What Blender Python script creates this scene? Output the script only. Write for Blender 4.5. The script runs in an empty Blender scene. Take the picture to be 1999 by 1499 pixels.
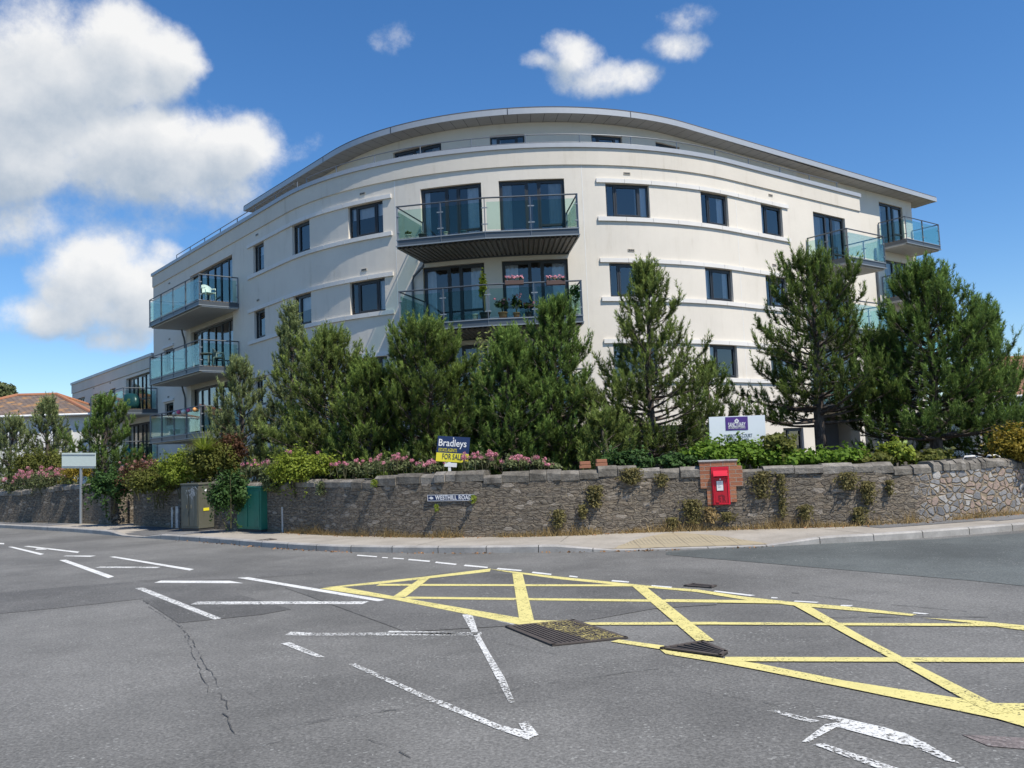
import bpy, math, random
import numpy as np
from mathutils import Matrix, Vector
R_ = math.radians
rnd = random.Random(7)
SC = bpy.context.scene
COL = SC.collection

# ---------------------------------------------------------------- camera
EYE = 1.6
FPX, PW, PH = 1699.1, 1999.0, 1499.0            # focal length in photo pixels
PITCH, ROLL = .0835, .0403
_cp, _sp, _cr, _sr = math.cos(PITCH), math.sin(PITCH), math.cos(ROLL), math.sin(ROLL)
_fw = np.array([0, _cp, _sp]); _u0 = np.array([0, -_sp, _cp]); _r0 = np.array([1., 0, 0])
_rt = _cr*_r0 - _sr*_u0; _up = _sr*_r0 + _cr*_u0
cam = bpy.data.cameras.new("camera"); camo = bpy.data.objects.new("camera", cam); COL.objects.link(camo)
camo.matrix_world = Matrix(((_rt[0], _up[0], -_fw[0], 0), (_rt[1], _up[1], -_fw[1], 0), (_rt[2], _up[2], -_fw[2], EYE), (0, 0, 0, 1)))
cam.sensor_width = 36; cam.lens = 36*FPX/PW; cam.clip_end = 6000; cam.clip_start = .05
SC.camera = camo

# ---------------------------------------------------------------- light
SUN_AZ, SUN_EL = -.743, R_(57)                  # horizontal angle from +X, elevation
sd = Vector((math.cos(SUN_EL)*math.cos(SUN_AZ), math.cos(SUN_EL)*math.sin(SUN_AZ), math.sin(SUN_EL)))
sun = bpy.data.lights.new("sun", 'SUN'); sun.energy = 4.2; sun.angle = R_(.53); sun.color = (1, .93, .82)
suno = bpy.data.objects.new("sun", sun); COL.objects.link(suno)
suno.rotation_euler = sd.to_track_quat('Z', 'Y').to_euler()
SC.view_settings.view_transform = 'Standard'; SC.view_settings.look = 'None'
SC.view_settings.gamma = 1; SC.view_settings.exposure = 0.42; SC.view_settings.use_curve_mapping = False
SC.cycles.max_bounces = 8; SC.cycles.transparent_max_bounces = 24

def ray(px, py):
    d = np.array([(px-999.5)/FPX, (py-749.5)/FPX, 1.])
    return d[0]*_rt - d[1]*_up + d[2]*_fw
def at_z(px, py, z=0.):
    d = ray(px, py); t = (z-EYE)/d[2]; return np.array([d[0]*t, d[1]*t, z])
def at_y(px, py, Y):
    d = ray(px, py); t = Y/d[1]; return np.array([d[0]*t, Y, EYE+d[2]*t])
def z_over(px, py, P):
    d = ray(px, py); return EYE + d[2]*math.hypot(P[0], P[1])/math.hypot(d[0], d[1])

# ---------------------------------------------------------------- node helpers
def nd(nt, typ, ins=None, **props):
    n = nt.nodes.new(typ)
    for k, v in props.items(): setattr(n, k, v)
    for k, v in (ins or {}).items():
        s = n.inputs[k]
        if isinstance(v, bpy.types.NodeSocket): nt.links.new(v, s)
        elif hasattr(v, 'outputs'): nt.links.new(v.outputs[0], s)
        else:
            if isinstance(v, tuple) and len(v) == 3 and s.type == 'RGBA': v = v+(1,)
            s.default_value = v
    return n
def mth(nt, op, a, b=None, c=None, clamp=False):
    ins = {0: a}
    if b is not None: ins[1] = b
    if c is not None: ins[2] = c
    return nd(nt, 'ShaderNodeMath', ins, operation=op, use_clamp=clamp).outputs[0]
def mixc(nt, f, a, b, mode='MIX'):
    n = nt.nodes.new('ShaderNodeMix'); n.data_type = 'RGBA'; n.blend_type = mode
    for i, v in ((0, f), (6, a), (7, b)):
        s = n.inputs[i]
        if isinstance(v, bpy.types.NodeSocket): nt.links.new(v, s)
        else: s.default_value = (v+(1,) if isinstance(v, tuple) and len(v) == 3 else v)
    return n.outputs[2]
def noise(nt, vec, scale, detail=3, rough=.55, out='Fac'):
    ins = {'Scale': scale, 'Detail': detail, 'Roughness': rough}
    if vec is not None: ins['Vector'] = vec
    return nd(nt, 'ShaderNodeTexNoise', ins).outputs[out]
def ramp(nt, f, p0, p1, smooth=True):
    n = nd(nt, 'ShaderNodeMapRange', {0: f, 1: p0, 2: p1, 3: 0., 4: 1.}); n.clamp = True
    if smooth: n.interpolation_type = 'SMOOTHSTEP'
    return n.outputs[0]
def newmat(name):
    m = bpy.data.materials.new(name); m.use_nodes = True; nt = m.node_tree
    b = nt.nodes['Principled BSDF']; return m, nt, b
def setin(nt, b, **kw):
    for k, v in kw.items():
        s = b.inputs[k.replace('_', ' ')]
        if isinstance(v, bpy.types.NodeSocket): nt.links.new(v, s)
        else: s.default_value = v+(1,) if isinstance(v, tuple) and len(v) == 3 and s.type == 'RGBA' else v
def pos(nt): return nd(nt, 'ShaderNodeNewGeometry').outputs['Position']
def uvv(nt): return nd(nt, 'ShaderNodeUVMap').outputs[0]
def bump(nt, h, strength=.4, dist=.02):
    return nd(nt, 'ShaderNodeBump', {'Height': h, 'Strength': strength, 'Distance': dist}).outputs[0]
def simple(name, col, rough=.6, metal=0., var=.12, scale=6., bumpk=0., spec=.5):
    m, nt, b = newmat(name); p = pos(nt)
    n = noise(nt, p, scale, 4)
    c = mixc(nt, n, tuple(x*(1-var) for x in col), tuple(min(1, x*(1+var)) for x in col))
    setin(nt, b, Base_Color=c, Roughness=rough, Metallic=metal); b.inputs['Specular IOR Level'].default_value = spec
    if bumpk: setin(nt, b, Normal=bump(nt, noise(nt, p, scale*12, 3), bumpk, .01))
    return m

# ---------------------------------------------------------------- sky with clouds (functions of direction only)
W = bpy.data.worlds.new("World"); SC.world = W; W.use_nodes = True
def make_world():
    nt = W.node_tree; nt.nodes.clear()
    out = nd(nt, 'ShaderNodeOutputWorld')
    sky = nd(nt, 'ShaderNodeTexSky', sky_type='NISHITA'); sky.sun_disc = False
    sky.sun_elevation = SUN_EL; sky.sun_rotation = math.pi/2 - SUN_AZ
    sky.air_density = 1.0; sky.dust_density = .15; sky.ozone_density = 1.6; sky.altitude = 60
    g = nd(nt, 'ShaderNodeTexCoord').outputs['Generated']
    d = nd(nt, 'ShaderNodeVectorMath', {0: g}, operation='NORMALIZE').outputs[0]
    sx = nd(nt, 'ShaderNodeSeparateXYZ', {0: d})
    y = mth(nt, 'MAXIMUM', sx.outputs[1], .05)
    u = mth(nt, 'DIVIDE', sx.outputs[0], y); v = mth(nt, 'DIVIDE', sx.outputs[2], y)
    front = ramp(nt, sx.outputs[1], .1, .3)
    warp = nd(nt, 'ShaderNodeTexNoise', {'Vector': d, 'Scale': 9., 'Detail': 5.})
    wv = nd(nt, 'ShaderNodeSeparateXYZ', {0: warp.outputs['Color']})
    uw = mth(nt, 'ADD', u, mth(nt, 'MULTIPLY', mth(nt, 'SUBTRACT', wv.outputs[0], .5), .07))
    vw = mth(nt, 'ADD', v, mth(nt, 'MULTIPLY', mth(nt, 'SUBTRACT', wv.outputs[1], .5), .07))
    # cumulus banks as ellipses of direction: (centre, half sizes in photo pixels, weight)
    B = [(60, 170, 230, 200, 1.2), (230, 120, 150, 130, 1.1), (335, 110, 75, 85, 1.), (455, 295, 120, 95, 1.1), (270, 290, 220, 130, 1.15),
         (40, 320, 160, 90, .9), (400, 370, 120, 70, .75), (60, 430, 190, 50, .25), (330, 440, 120, 30, .15), (560, 300, 70, 35, .3),
         (185, 540, 130, 112, 1.1), (270, 580, 105, 95, 1.05), (120, 600, 120, 60, .85), (235, 650, 90, 40, .6), (30, 600, 90, 40, .45), (330, 500, 50, 30, .5),
         (1130, 100, 70, 62, 1.0), (1220, 145, 80, 48, .85), (1070, 120, 60, 26, .5), (1180, 165, 60, 26, .6), (1320, 85, 58, 38, .55), (1345, 35, 50, 25, .2), (762, 72, 42, 26, .30), (1165, 138, 110, 58, .85), (1110, 85, 60, 45, .7)]
    def banks(U, V):
        m = None
        for (px, py, rx, ry, w) in B:
            c = ray(px, py); cu, cv = c[0]/c[1], c[2]/c[1]
            a = mth(nt, 'MULTIPLY', mth(nt, 'SUBTRACT', U, float(cu)), FPX/rx)
            b = mth(nt, 'MULTIPLY', mth(nt, 'SUBTRACT', V, float(cv)), FPX/ry)
            e = mth(nt, 'SUBTRACT', w, mth(nt, 'MULTIPLY', w, mth(nt, 'ADD', mth(nt, 'MULTIPLY', a, a), mth(nt, 'MULTIPLY', b, b))))
            m = e if m is None else nd(nt, 'ShaderNodeMath', {0: m, 1: e, 2: .35}, operation='SMOOTH_MAX').outputs[0]
        return mth(nt, 'MAXIMUM', m, -1.)
    m = banks(uw, vw); m2 = banks(mth(nt, 'ADD', uw, .012), mth(nt, 'ADD', vw, .030))
    off = nd(nt, 'ShaderNodeVectorMath', {0: d, 1: (.014, -.004, .028)}, operation='ADD').outputs[0]
    fb = noise(nt, d, 7., 10, .61); fb2 = noise(nt, off, 7., 6, .54)
    den = mth(nt, 'ADD', mth(nt, 'MULTIPLY', m, .84), mth(nt, 'MULTIPLY', mth(nt, 'SUBTRACT', fb, .5), 2.0))
    den = mth(nt, 'ADD', den, mth(nt, 'MULTIPLY', mth(nt, 'SUBTRACT', noise(nt, d, 26., 9, .68), .5), .85))
    alpha = mth(nt, 'MULTIPLY', mth(nt, 'MULTIPLY', ramp(nt, den, -.14, .68), .975), front)
    lit = mth(nt, 'ADD', mth(nt, 'ADD', mth(nt, 'MULTIPLY', mth(nt, 'SUBTRACT', fb, fb2), 2.2), mth(nt, 'MULTIPLY', mth(nt, 'SUBTRACT', m, m2), .95)), .53)
    lit = mth(nt, 'SUBTRACT', lit, mth(nt, 'MULTIPLY', ramp(nt, den, .5, 1.2), mth(nt, 'SUBTRACT', .75, noise(nt, d, 5., 3))), None, True)
    cc = mixc(nt, lit, (.44, .52, .62), (.95, .95, .945))
    tone = nd(nt, 'ShaderNodeHueSaturation', {'Hue': .5, 'Saturation': 1.2, 'Value': 1., 'Color': mixc(nt, 1., sky.outputs[0], (.88, .96, 1.09), 'MULTIPLY')}).outputs[0]
    bg1 = nd(nt, 'ShaderNodeBackground', {0: tone, 1: .105})
    bg2 = nd(nt, 'ShaderNodeBackground', {0: cc, 1: .74})
    mx = nd(nt, 'ShaderNodeMixShader', {0: alpha, 1: bg1.outputs[0], 2: bg2.outputs[0]})
    nt.links.new(mx.outputs[0], out.inputs[0])
make_world()

# ---------------------------------------------------------------- mesh helpers
ORG = {}
def link(o, parent=None):
    COL.objects.link(o)
    if parent is not None: o.parent = parent
def tag(o, label=None, cat=None, group=None, kind=None):
    if label: o['label'] = label
    if cat: o['category'] = cat
    if group: o['group'] = group
    if kind: o['kind'] = kind
    return o
def empty(name, loc, label, cat, group=None):
    o = bpy.data.objects.new(name, None); o.location = loc; o.empty_display_size = .3; link(o)
    ORG[o.name] = np.array(loc, float); return tag(o, label, cat, group)
class MB:
    def __init__(s): s.v = []; s.f = []; s.uv = []
    def add(s, vs, fs, uvs=None):
        n = len(s.v); s.v += [tuple(map(float, p)) for p in vs]
        for i, f in enumerate(fs):
            s.f.append(tuple(n+k for k in f)); s.uv.append(uvs[i] if uvs else None)
        return s
    def quad(s, a, b, c, d, uv=None): return s.add([a, b, c, d], [(0, 1, 2, 3)], [uv] if uv else None)
    def hexa(s, p): return s.add(p, [(3, 2, 1, 0), (4, 5, 6, 7), (0, 1, 5, 4), (1, 2, 6, 5), (2, 3, 7, 6), (3, 0, 4, 7)])
    def box(s, c, size, ang=0., tilt=0.):
        ca, sa = math.cos(ang), math.sin(ang); out = []
        for z in (-1, 1):
            for x, y in ((-1, -1), (1, -1), (1, 1), (-1, 1)):
                lx, ly = x*size[0]/2, y*size[1]/2
                out.append((c[0]+lx*ca-ly*sa, c[1]+lx*sa+ly*ca, c[2]+z*size[2]/2+lx*tilt))
        return s.hexa(out)
    def prism(s, poly, z0, z1):
        n = len(poly); zz0 = z0 if hasattr(z0, '__len__') else [z0]*n; zz1 = z1 if hasattr(z1, '__len__') else [z1]*n
        vs = [(p[0], p[1], zz0[i]) for i, p in enumerate(poly)]+[(p[0], p[1], zz1[i]) for i, p in enumerate(poly)]
        fs = [tuple(range(n))[::-1], tuple(range(n, 2*n))]+[(i, (i+1) % n, n+(i+1) % n, n+i) for i in range(n)]
        return s.add(vs, fs)
    def tube(s, pts, r, n=8, cap=True):
        pts = [np.array(p, float) for p in pts]; m = len(pts); rr = r if hasattr(r, '__len__') else [r]*m
        vs = []; fs = []
        for i, p in enumerate(pts):
            t = pts[min(i+1, m-1)]-pts[max(i-1, 0)]; t = t/(np.linalg.norm(t)+1e-9)
            a = np.cross(t, (0, 0, 1.) if abs(t[2]) < .9 else (1., 0, 0)); a /= np.linalg.norm(a); b = np.cross(t, a)
            for k in range(n):
                th = 2*math.pi*k/n; vs.append(p+rr[i]*(math.cos(th)*a+math.sin(th)*b))
        for i in range(m-1):
            for k in range(n):
                fs.append((i*n+k, i*n+(k+1) % n, (i+1)*n+(k+1) % n, (i+1)*n+k))
        if cap: fs += [tuple(range(n))[::-1], tuple((m-1)*n+k for k in range(n))]
        return s.add(vs, fs)
    def lathe(s, c, prof, n=14):
        vs = []; fs = []; m = len(prof)
        for (r, z) in prof:
            for k in range(n):
                th = 2*math.pi*k/n; vs.append((c[0]+r*math.cos(th), c[1]+r*math.sin(th), c[2]+z))
        for i in range(m-1):
            for k in range(n): fs.append((i*n+k, i*n+(k+1) % n, (i+1)*n+(k+1) % n, (i+1)*n+k))
        fs += [tuple(range(n))[::-1], tuple((m-1)*n+k for k in range(n))]
        return s.add(vs, fs)
    def build(s, name, mat, parent=None, smooth=False, bevel=0.):
        o0 = ORG[parent.name] if parent is not None and parent.name in ORG else np.zeros(3)
        me = bpy.data.meshes.new(name)
        me.from_pydata([(p[0]-o0[0], p[1]-o0[1], p[2]-o0[2]) for p in s.v], [], s.f)
        if any(u is not None for u in s.uv):
            l = me.uv_layers.new(name='UVMap'); k = 0
            for f, u in zip(s.f, s.uv):
                for j in range(len(f)):
                    if u is not None: l.data[k].uv = u[j]
                    k += 1
        if smooth: me.polygons.foreach_set('use_smooth', [True]*len(me.polygons))
        me.materials.append(mat); o = bpy.data.objects.new(name, me); link(o, parent); ORG[o.name] = o0
        if bevel:
            md = o.modifiers.new('bevel', 'BEVEL'); md.width = bevel; md.segments = 2; md.limit_method = 'ANGLE'
        return o
def place(mb, loc):                                # move a mesh built round the origin to its own place
    mb.v = [(p[0]+loc[0], p[1]+loc[1], p[2]+loc[2]) for p in mb.v]; return mb
def solo(mb, name, mat, loc, label, cat, group=None, smooth=False, bevel=0.):
    """a thing that is one mesh, with its origin at its base"""
    ORG['_'] = np.array(loc, float)
    class P: pass
    o = mb.build(name, mat, None, smooth, bevel)
    me = o.data; L = Vector(loc); me.transform(Matrix.Translation(-L)); o.location = L; ORG[o.name] = np.array(loc, float)
    return tag(o, label, cat, group)
def fastmesh(name, V, nper, mat, parent=None, tint=None):
    """V: (N*nper,3) vertices, every nper consecutive vertices are one face"""
    o0 = ORG[parent.name] if parent is not None else np.zeros(3)
    V = (np.asarray(V, dtype=np.float32)-o0.astype(np.float32)); n = len(V); nf = n//nper
    me = bpy.data.meshes.new(name); me.vertices.add(n); me.vertices.foreach_set('co', V.ravel())
    me.loops.add(n); me.loops.foreach_set('vertex_index', np.arange(n, dtype=np.int32))
    me.polygons.add(nf); me.polygons.foreach_set('loop_start', np.arange(0, n, nper, dtype=np.int32))
    me.update(calc_edges=True); me.validate()
    if tint is not None:
        a = me.attributes.new('tint', 'FLOAT', 'POINT'); a.data.foreach_set('value', np.repeat(np.asarray(tint, np.float32), nper))
    me.materials.append(mat); o = bpy.data.objects.new(name, me); link(o, parent); ORG[o.name] = o0
    return o
def smoothpath(pts, step=.4):
    P = [np.array(p[:2], float) for p in pts]; P = [2*P[0]-P[1]]+P+[2*P[-1]-P[-2]]; out = []
    for i in range(1, len(P)-2):
        n = max(2, int(np.linalg.norm(P[i+1]-P[i])/step))
        for k in range(n):
            t = k/n
            out.append(.5*((2*P[i])+(P[i+1]-P[i-1])*t+(2*P[i-1]-5*P[i]+4*P[i+1]-P[i+2])*t*t+(3*P[i]-P[i-1]-3*P[i+1]+P[i+2])*t**3))
    out.append(P[-2]); return out
class Path:
    def __init__(s, pts):
        s.p = np.array([q[:2] for q in pts], float); d = np.linalg.norm(np.diff(s.p, axis=0), axis=1); s.s = np.concatenate([[0], np.cumsum(d)])
    def at(s, t, off=0.):                       # off > 0: towards the road
        i = min(max(np.searchsorted(s.s, t)-1, 0), len(s.p)-2); a, b = s.p[i], s.p[i+1]; d = (b-a)/np.linalg.norm(b-a)
        # smoothed normal
        return a+d*(t-s.s[i])+off*np.array([d[1], -d[0]]), math.atan2(d[1], d[0])
    def hit(s, px, py):
        d = ray(px, py)
        cr = s.p[:, 0]*d[1]-s.p[:, 1]*d[0]
        for i in range(len(cr)-1):
            if cr[i]*cr[i+1] <= 0:
                k = cr[i]/(cr[i]-cr[i+1]); P = s.p[i]+(s.p[i+1]-s.p[i])*k
                return s.s[i]+k*(s.s[i+1]-s.s[i]), z_over(px, py, P)
def textmesh(body, size, extr=.003, align='CENTER', bold=0., spacing=1.):
    cu = bpy.data.curves.new('lettering', 'FONT'); cu.body = body; cu.size = size; cu.extrude = extr; cu.align_x = align; cu.align_y = 'CENTER'
    cu.offset = bold; cu.space_character = spacing; cu.resolution_u = 3
    o = bpy.data.objects.new('lettering', cu); COL.objects.link(o)
    bpy.context.view_layer.update()
    me = bpy.data.meshes.new_from_object(o.evaluated_get(bpy.context.evaluated_depsgraph_get()))
    vs = [tuple(v.co) for v in me.vertices]; fs = [tuple(p.vertices) for p in me.polygons]
    bpy.data.objects.remove(o); bpy.data.curves.remove(cu); bpy.data.meshes.remove(me); return vs, fs
def lettering(body, size, origin, ux, uz, mat, parent, width=None, name='lettering', bold=0., spacing=1., extr=.003):
    vs, fs = textmesh(body, size, extr, bold=bold, spacing=spacing)
    k = 1.
    if width:
        w = max(v[0] for v in vs)-min(v[0] for v in vs); k = width/w
    ux = np.array(ux, float); uz = np.array(uz, float); n = np.cross(ux, uz)
    m = MB(); m.add([np.array(origin)+ux*v[0]*k+uz*v[1]+n*v[2] for v in vs], fs)
    return m.build(name, mat, parent)

# ---------------------------------------------------------------- materials
def asphalt(name, base, speck=.5, seed=0., tintc=(1., 1., 1.)):
    m, nt, b = newmat(name); p = nd(nt, 'ShaderNodeVectorMath', {0: pos(nt), 1: (seed, seed*2, 0)}, operation='ADD').outputs[0]
    big = noise(nt, p, .35, 5, .6); mid = noise(nt, p, 2.6, 5, .65)
    v = nd(nt, 'ShaderNodeTexVoronoi', {'Vector': p, 'Scale': 70.}); vr = nd(nt, 'ShaderNodeSeparateColor', {0: v.outputs['Color']}).outputs[0]
    fine = noise(nt, p, 45., 3, .7)
    k = mth(nt, 'ADD', mth(nt, 'MULTIPLY', ramp(nt, big, .32, .68), .46), .76)
    k = mth(nt, 'MULTIPLY', k, mth(nt, 'ADD', mth(nt, 'MULTIPLY', mid, .36), .82))
    k = mth(nt, 'MULTIPLY', k, mth(nt, 'ADD', mth(nt, 'MULTIPLY', vr, speck), 1-speck*.5))
    k = mth(nt, 'MULTIPLY', k, mth(nt, 'ADD', mth(nt, 'MULTIPLY', ramp(nt, fine, .3, .7), .5), .75))
    chip = ramp(nt, vr, .955, .985)
    c = mixc(nt, 1., tuple(base*t for t in tintc), k, 'MULTIPLY')
    c = mixc(nt, mth(nt, 'MULTIPLY', chip, ramp(nt, noise(nt, p, 1.7, 3), .45, .65)), c, (.3, .3, .28))
    setin(nt, b, Base_Color=c, Roughness=.82, Normal=bump(nt, mth(nt, 'ADD', vr, fine), .55, .006)); b.inputs['Specular IOR Level'].default_value = .35
    return m
ASPH = asphalt('asphalt', .148, .40, tintc=(1.03, 1.01, .94)); ASPH_DK = asphalt('asphalt_patched', .118, .4, 3.1, (1.03, 1.01, .95)); ASPH_GR = asphalt('asphalt_greenish', .112, .3, 5.7, (.92, 1.01, .96))
ASPH_FT = asphalt('asphalt_footway', .15, .3, 9.2)
def paint(name, col, keep, scale=26.):
    m, nt, b = newmat(name); p = pos(nt)
    cell = nd(nt, 'ShaderNodeSeparateColor', {0: nd(nt, 'ShaderNodeTexVoronoi', {'Vector': p, 'Scale': 75.}).outputs['Color']}).outputs[0]
    n = mth(nt, 'ADD', mth(nt, 'ADD', mth(nt, 'MULTIPLY', noise(nt, p, scale, 6, .75), .46), mth(nt, 'MULTIPLY', noise(nt, p, 2.3, 3), .30)), mth(nt, 'MULTIPLY', cell, .24))
    a = ramp(nt, n, keep+.09, keep-.05)
    dirt = noise(nt, p, 3.5, 6, .7)
    c = mixc(nt, mth(nt, 'MULTIPLY', ramp(nt, dirt, .45, .75), .38), col, tuple(x*.55 for x in col))
    c = mixc(nt, mth(nt, 'MULTIPLY', ramp(nt, noise(nt, p, 110., 2), .5, .7), .18), c, (.2, .2, .19))
    setin(nt, b, Base_Color=c, Roughness=.7, Alpha=a, Normal=bump(nt, noise(nt, p, 60., 3), .3, .004)); return m
YEL = paint('yellow_road_paint', (.68, .60, .225), .605); WHT = paint('white_road_paint', (.70, .70, .67), .62); WORN = paint('worn_white_paint', (.68, .68, .65), .53, 34.)
VWORN = paint('scuffed_white_paint', (.64, .64, .61), .475, 34.)
def concrete(name, c1, c2, sc=1.2):
    m, nt, b = newmat(name); p = pos(nt)
    n = noise(nt, p, sc, 6, .65); n2 = noise(nt, p, 22., 4, .7)
    c = mixc(nt, ramp(nt, n, .3, .7), c1, c2); c = mixc(nt, mth(nt, 'MULTIPLY', ramp(nt, n2, .4, .75), .35), c, tuple(x*.6 for x in c1))
    setin(nt, b, Base_Color=c, Roughness=.85, Normal=bump(nt, n2, .3, .006)); return m
PAVE = concrete('pale_footway', (.30, .27, .225), (.40, .365, .31)); KERB = concrete('kerb_stone', (.30, .285, .26), (.42, .40, .37), 2.2)
def tactile():
    m, nt, b = newmat('buff_tactile_paving'); p = pos(nt)
    v = nd(nt, 'ShaderNodeTexVoronoi', {'Vector': p, 'Scale': 15., 'Randomness': 0.}, feature='F1')
    d = ramp(nt, v.outputs['Distance'], .42, .2)
    n = noise(nt, p, 3., 4)
    br = nd(nt, 'ShaderNodeTexBrick', {'Vector': p, 'Scale': 1., 'Color1': (1, 1, 1, 1), 'Color2': (1, 1, 1, 1), 'Mortar': (0, 0, 0, 1), 'Mortar Size': .012, 'Brick Width': .4, 'Row Height': .4}); br.offset = 0.
    c = mixc(nt, n, (.34, .29, .19), (.43, .37, .26)); c = mixc(nt, mth(nt, 'MULTIPLY', mth(nt, 'SUBTRACT', 1., d), .28), c, (.26, .2, .11)); c = mixc(nt, mth(nt, 'MULTIPLY', br.outputs['Fac'], .5), c, (.17, .14, .1))
    setin(nt, b, Base_Color=c, Roughness=.85, Normal=bump(nt, d, .8, .02)); return m
TACT = tactile()
def render_wall(name, base, stain=.5):
    m, nt, b = newmat(name); p = pos(nt)
    st = nd(nt, 'ShaderNodeMapping', {'Vector': p, 'Scale': (1.9, 1.9, .22)}).outputs[0]
    n1 = noise(nt, p, .5, 6, .62); n2 = noise(nt, st, 2.2, 6, .65); n3 = noise(nt, p, 5., 5, .65); n4 = noise(nt, p, 60., 3, .6)
    c = mixc(nt, ramp(nt, n1, .32, .72), tuple(x*.93 for x in base), base)
    c = mixc(nt, mth(nt, 'MULTIPLY', mth(nt, 'MULTIPLY', ramp(nt, n2, .50, .80), ramp(nt, n1, .62, .38)), stain), c, (base[0]*.62, base[1]*.58, base[2]*.50))
    c = mixc(nt, mth(nt, 'MULTIPLY', ramp(nt, n3, .58, .82), .22), c, (base[0]*.75, base[1]*.72, base[2]*.66))
    setin(nt, b, Base_Color=c, Roughness=.9, Normal=bump(nt, mth(nt, 'ADD', n4, n3), .25, .01)); b.inputs['Specular IOR Level'].default_value = .2; return m
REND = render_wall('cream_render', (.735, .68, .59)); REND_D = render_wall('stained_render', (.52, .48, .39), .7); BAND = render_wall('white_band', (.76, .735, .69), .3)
PARA = render_wall('parapet_render', (.69, .635, .545), .5)
METAL = simple('grey_blue_steel', (.085, .10, .115), .45, .3); POST = simple('grey_post', (.17, .185, .20), .42, .5); LIP = simple('flange', (.26, .29, .31), .5, .3)
COPE = simple('aluminium_coping', (.42, .43, .44), .45, .2, .08); FASC = simple('fascia_metal', (.44, .45, .455), .42, .25, .06)
SOFF = simple('soffit_board', (.42, .41, .385), .75); SOFB = simple('corrugated_soffit', (.24, .235, .22), .6, .2); SOFL = simple('smooth_soffit', (.50, .50, .48), .6)
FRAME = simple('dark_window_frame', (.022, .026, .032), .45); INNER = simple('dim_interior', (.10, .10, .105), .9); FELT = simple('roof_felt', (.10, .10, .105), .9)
DECK = simple('deck_board', (.16, .125, .09), .85, 0, .3, 12.)
CURT = simple('white_curtain', (.84, .84, .84), .9); CURB = simple('grey_curtain', (.50, .47, .44), .9)
PIPE = simple('downpipe_plastic', (.10, .115, .13), .5); VENT = simple('vent_terracotta', (.45, .40, .32), .8)
def glassmat(name, refl, tintc):
    m, nt, b = newmat(name); nt.nodes.remove(b); out = nt.nodes['Material Output']
    fr = nd(nt, 'ShaderNodeFresnel', {0: 1.5}).outputs[0]
    k = mth(nt, 'ADD', mth(nt, 'MULTIPLY', fr, 1.4 if refl > 0 else .5), refl, None, True)
    nrm = bump(nt, noise(nt, pos(nt), 1.1, 2), .05, .03)
    gl = nd(nt, 'ShaderNodeBsdfGlossy', {'Color': (.88, .87, .84), 'Roughness': .015, 'Normal': nrm}); tr = nd(nt, 'ShaderNodeBsdfTransparent', {0: tintc})
    mx = nd(nt, 'ShaderNodeMixShader', {0: k, 1: tr.outputs[0], 2: gl.outputs[0]}); nt.links.new(mx.outputs[0], out.inputs[0]); return m
PANE = glassmat('window_glass', .065, (.72, .76, .80)); BGLASS = glassmat('balcony_glass', -.02, (.80, .915, .885))
WOOD = simple('grey_timber', (.22, .19, .15), .85, 0, .3, 9.)
def barkmat():
    m, nt, b = newmat('pine_bark'); p = pos(nt); n = noise(nt, nd(nt, 'ShaderNodeMapping', {'Vector': p, 'Scale': (1, 1, .35)}).outputs[0], 22., 5, .7)
    setin(nt, b, Base_Color=mixc(nt, ramp(nt, n, .35, .7), (.055, .042, .034), (.16, .13, .11)), Roughness=.9, Normal=bump(nt, n, .8, .03)); return m
BARK = barkmat()
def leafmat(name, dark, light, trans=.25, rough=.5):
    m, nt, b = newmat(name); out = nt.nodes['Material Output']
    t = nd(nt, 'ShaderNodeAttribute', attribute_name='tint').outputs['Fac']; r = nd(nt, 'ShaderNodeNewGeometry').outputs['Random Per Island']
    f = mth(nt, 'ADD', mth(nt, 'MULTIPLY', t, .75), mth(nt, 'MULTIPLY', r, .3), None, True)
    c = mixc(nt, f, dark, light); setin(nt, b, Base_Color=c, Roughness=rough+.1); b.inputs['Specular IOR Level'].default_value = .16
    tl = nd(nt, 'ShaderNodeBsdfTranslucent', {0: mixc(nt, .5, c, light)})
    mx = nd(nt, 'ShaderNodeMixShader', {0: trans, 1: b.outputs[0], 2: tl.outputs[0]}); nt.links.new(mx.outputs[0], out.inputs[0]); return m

# ---------------------------------------------------------------- ground, road, footway
def structure(mb, name, mat, parent=None, smooth=False):
    o = mb.build(name, mat, parent, smooth)
    if parent is None: o['kind'] = 'structure'
    return o
kerb_px = [(0, 1030.4), (108, 1036.5), (173, 1041), (264, 1049), (400, 1058.5), (500, 1067), (600, 1074), (700, 1078), (900, 1080), (1100, 1078), (1220, 1076), (1500, 1067.5), (1582, 1063), (1750, 1054), (1999, 1034.6)]
kp = [at_z(x, y) for x, y in kerb_px]
dl = (kp[0]-kp[1])/np.linalg.norm(kp[0]-kp[1]); dr = (kp[-1]-kp[-2])/np.linalg.norm(kp[-1]-kp[-2])
kp = [kp[0]+dl*60, kp[0]+dl*20]+kp+[kp[-1]+dr*3+np.array([0, .4, 0]), kp[-1]+dr*30+np.array([0, 8., 0]), kp[-1]+dr*70+np.array([0, 20., 0])]
KP = Path(smoothpath(kp, .35))
base_px = [(260, 1025.5), (355, 1031), (566, 1040), (700, 1046), (900, 1048.5), (1100, 1045), (1300, 1037), (1500, 1031.5), (1750, 1022.5), (1999, 1002)]
PZ = .1
bp = [at_z(x, y, PZ) for x, y in base_px]
d2 = (bp[-1]-bp[-2])/np.linalg.norm(bp[-1]-bp[-2])
WP = Path(smoothpath(bp+[bp[-1]+d2*4+np.array([0, .8, 0]), bp[-1]+d2*30+np.array([0, 9, 0])], .25))
bl = [at_z(x, y, PZ) for x, y in [(0, 1019.5), (156, 1022), (217, 1025)]]; d3 = (bl[0]-bl[1])/np.linalg.norm(bl[0]-bl[1])
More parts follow.
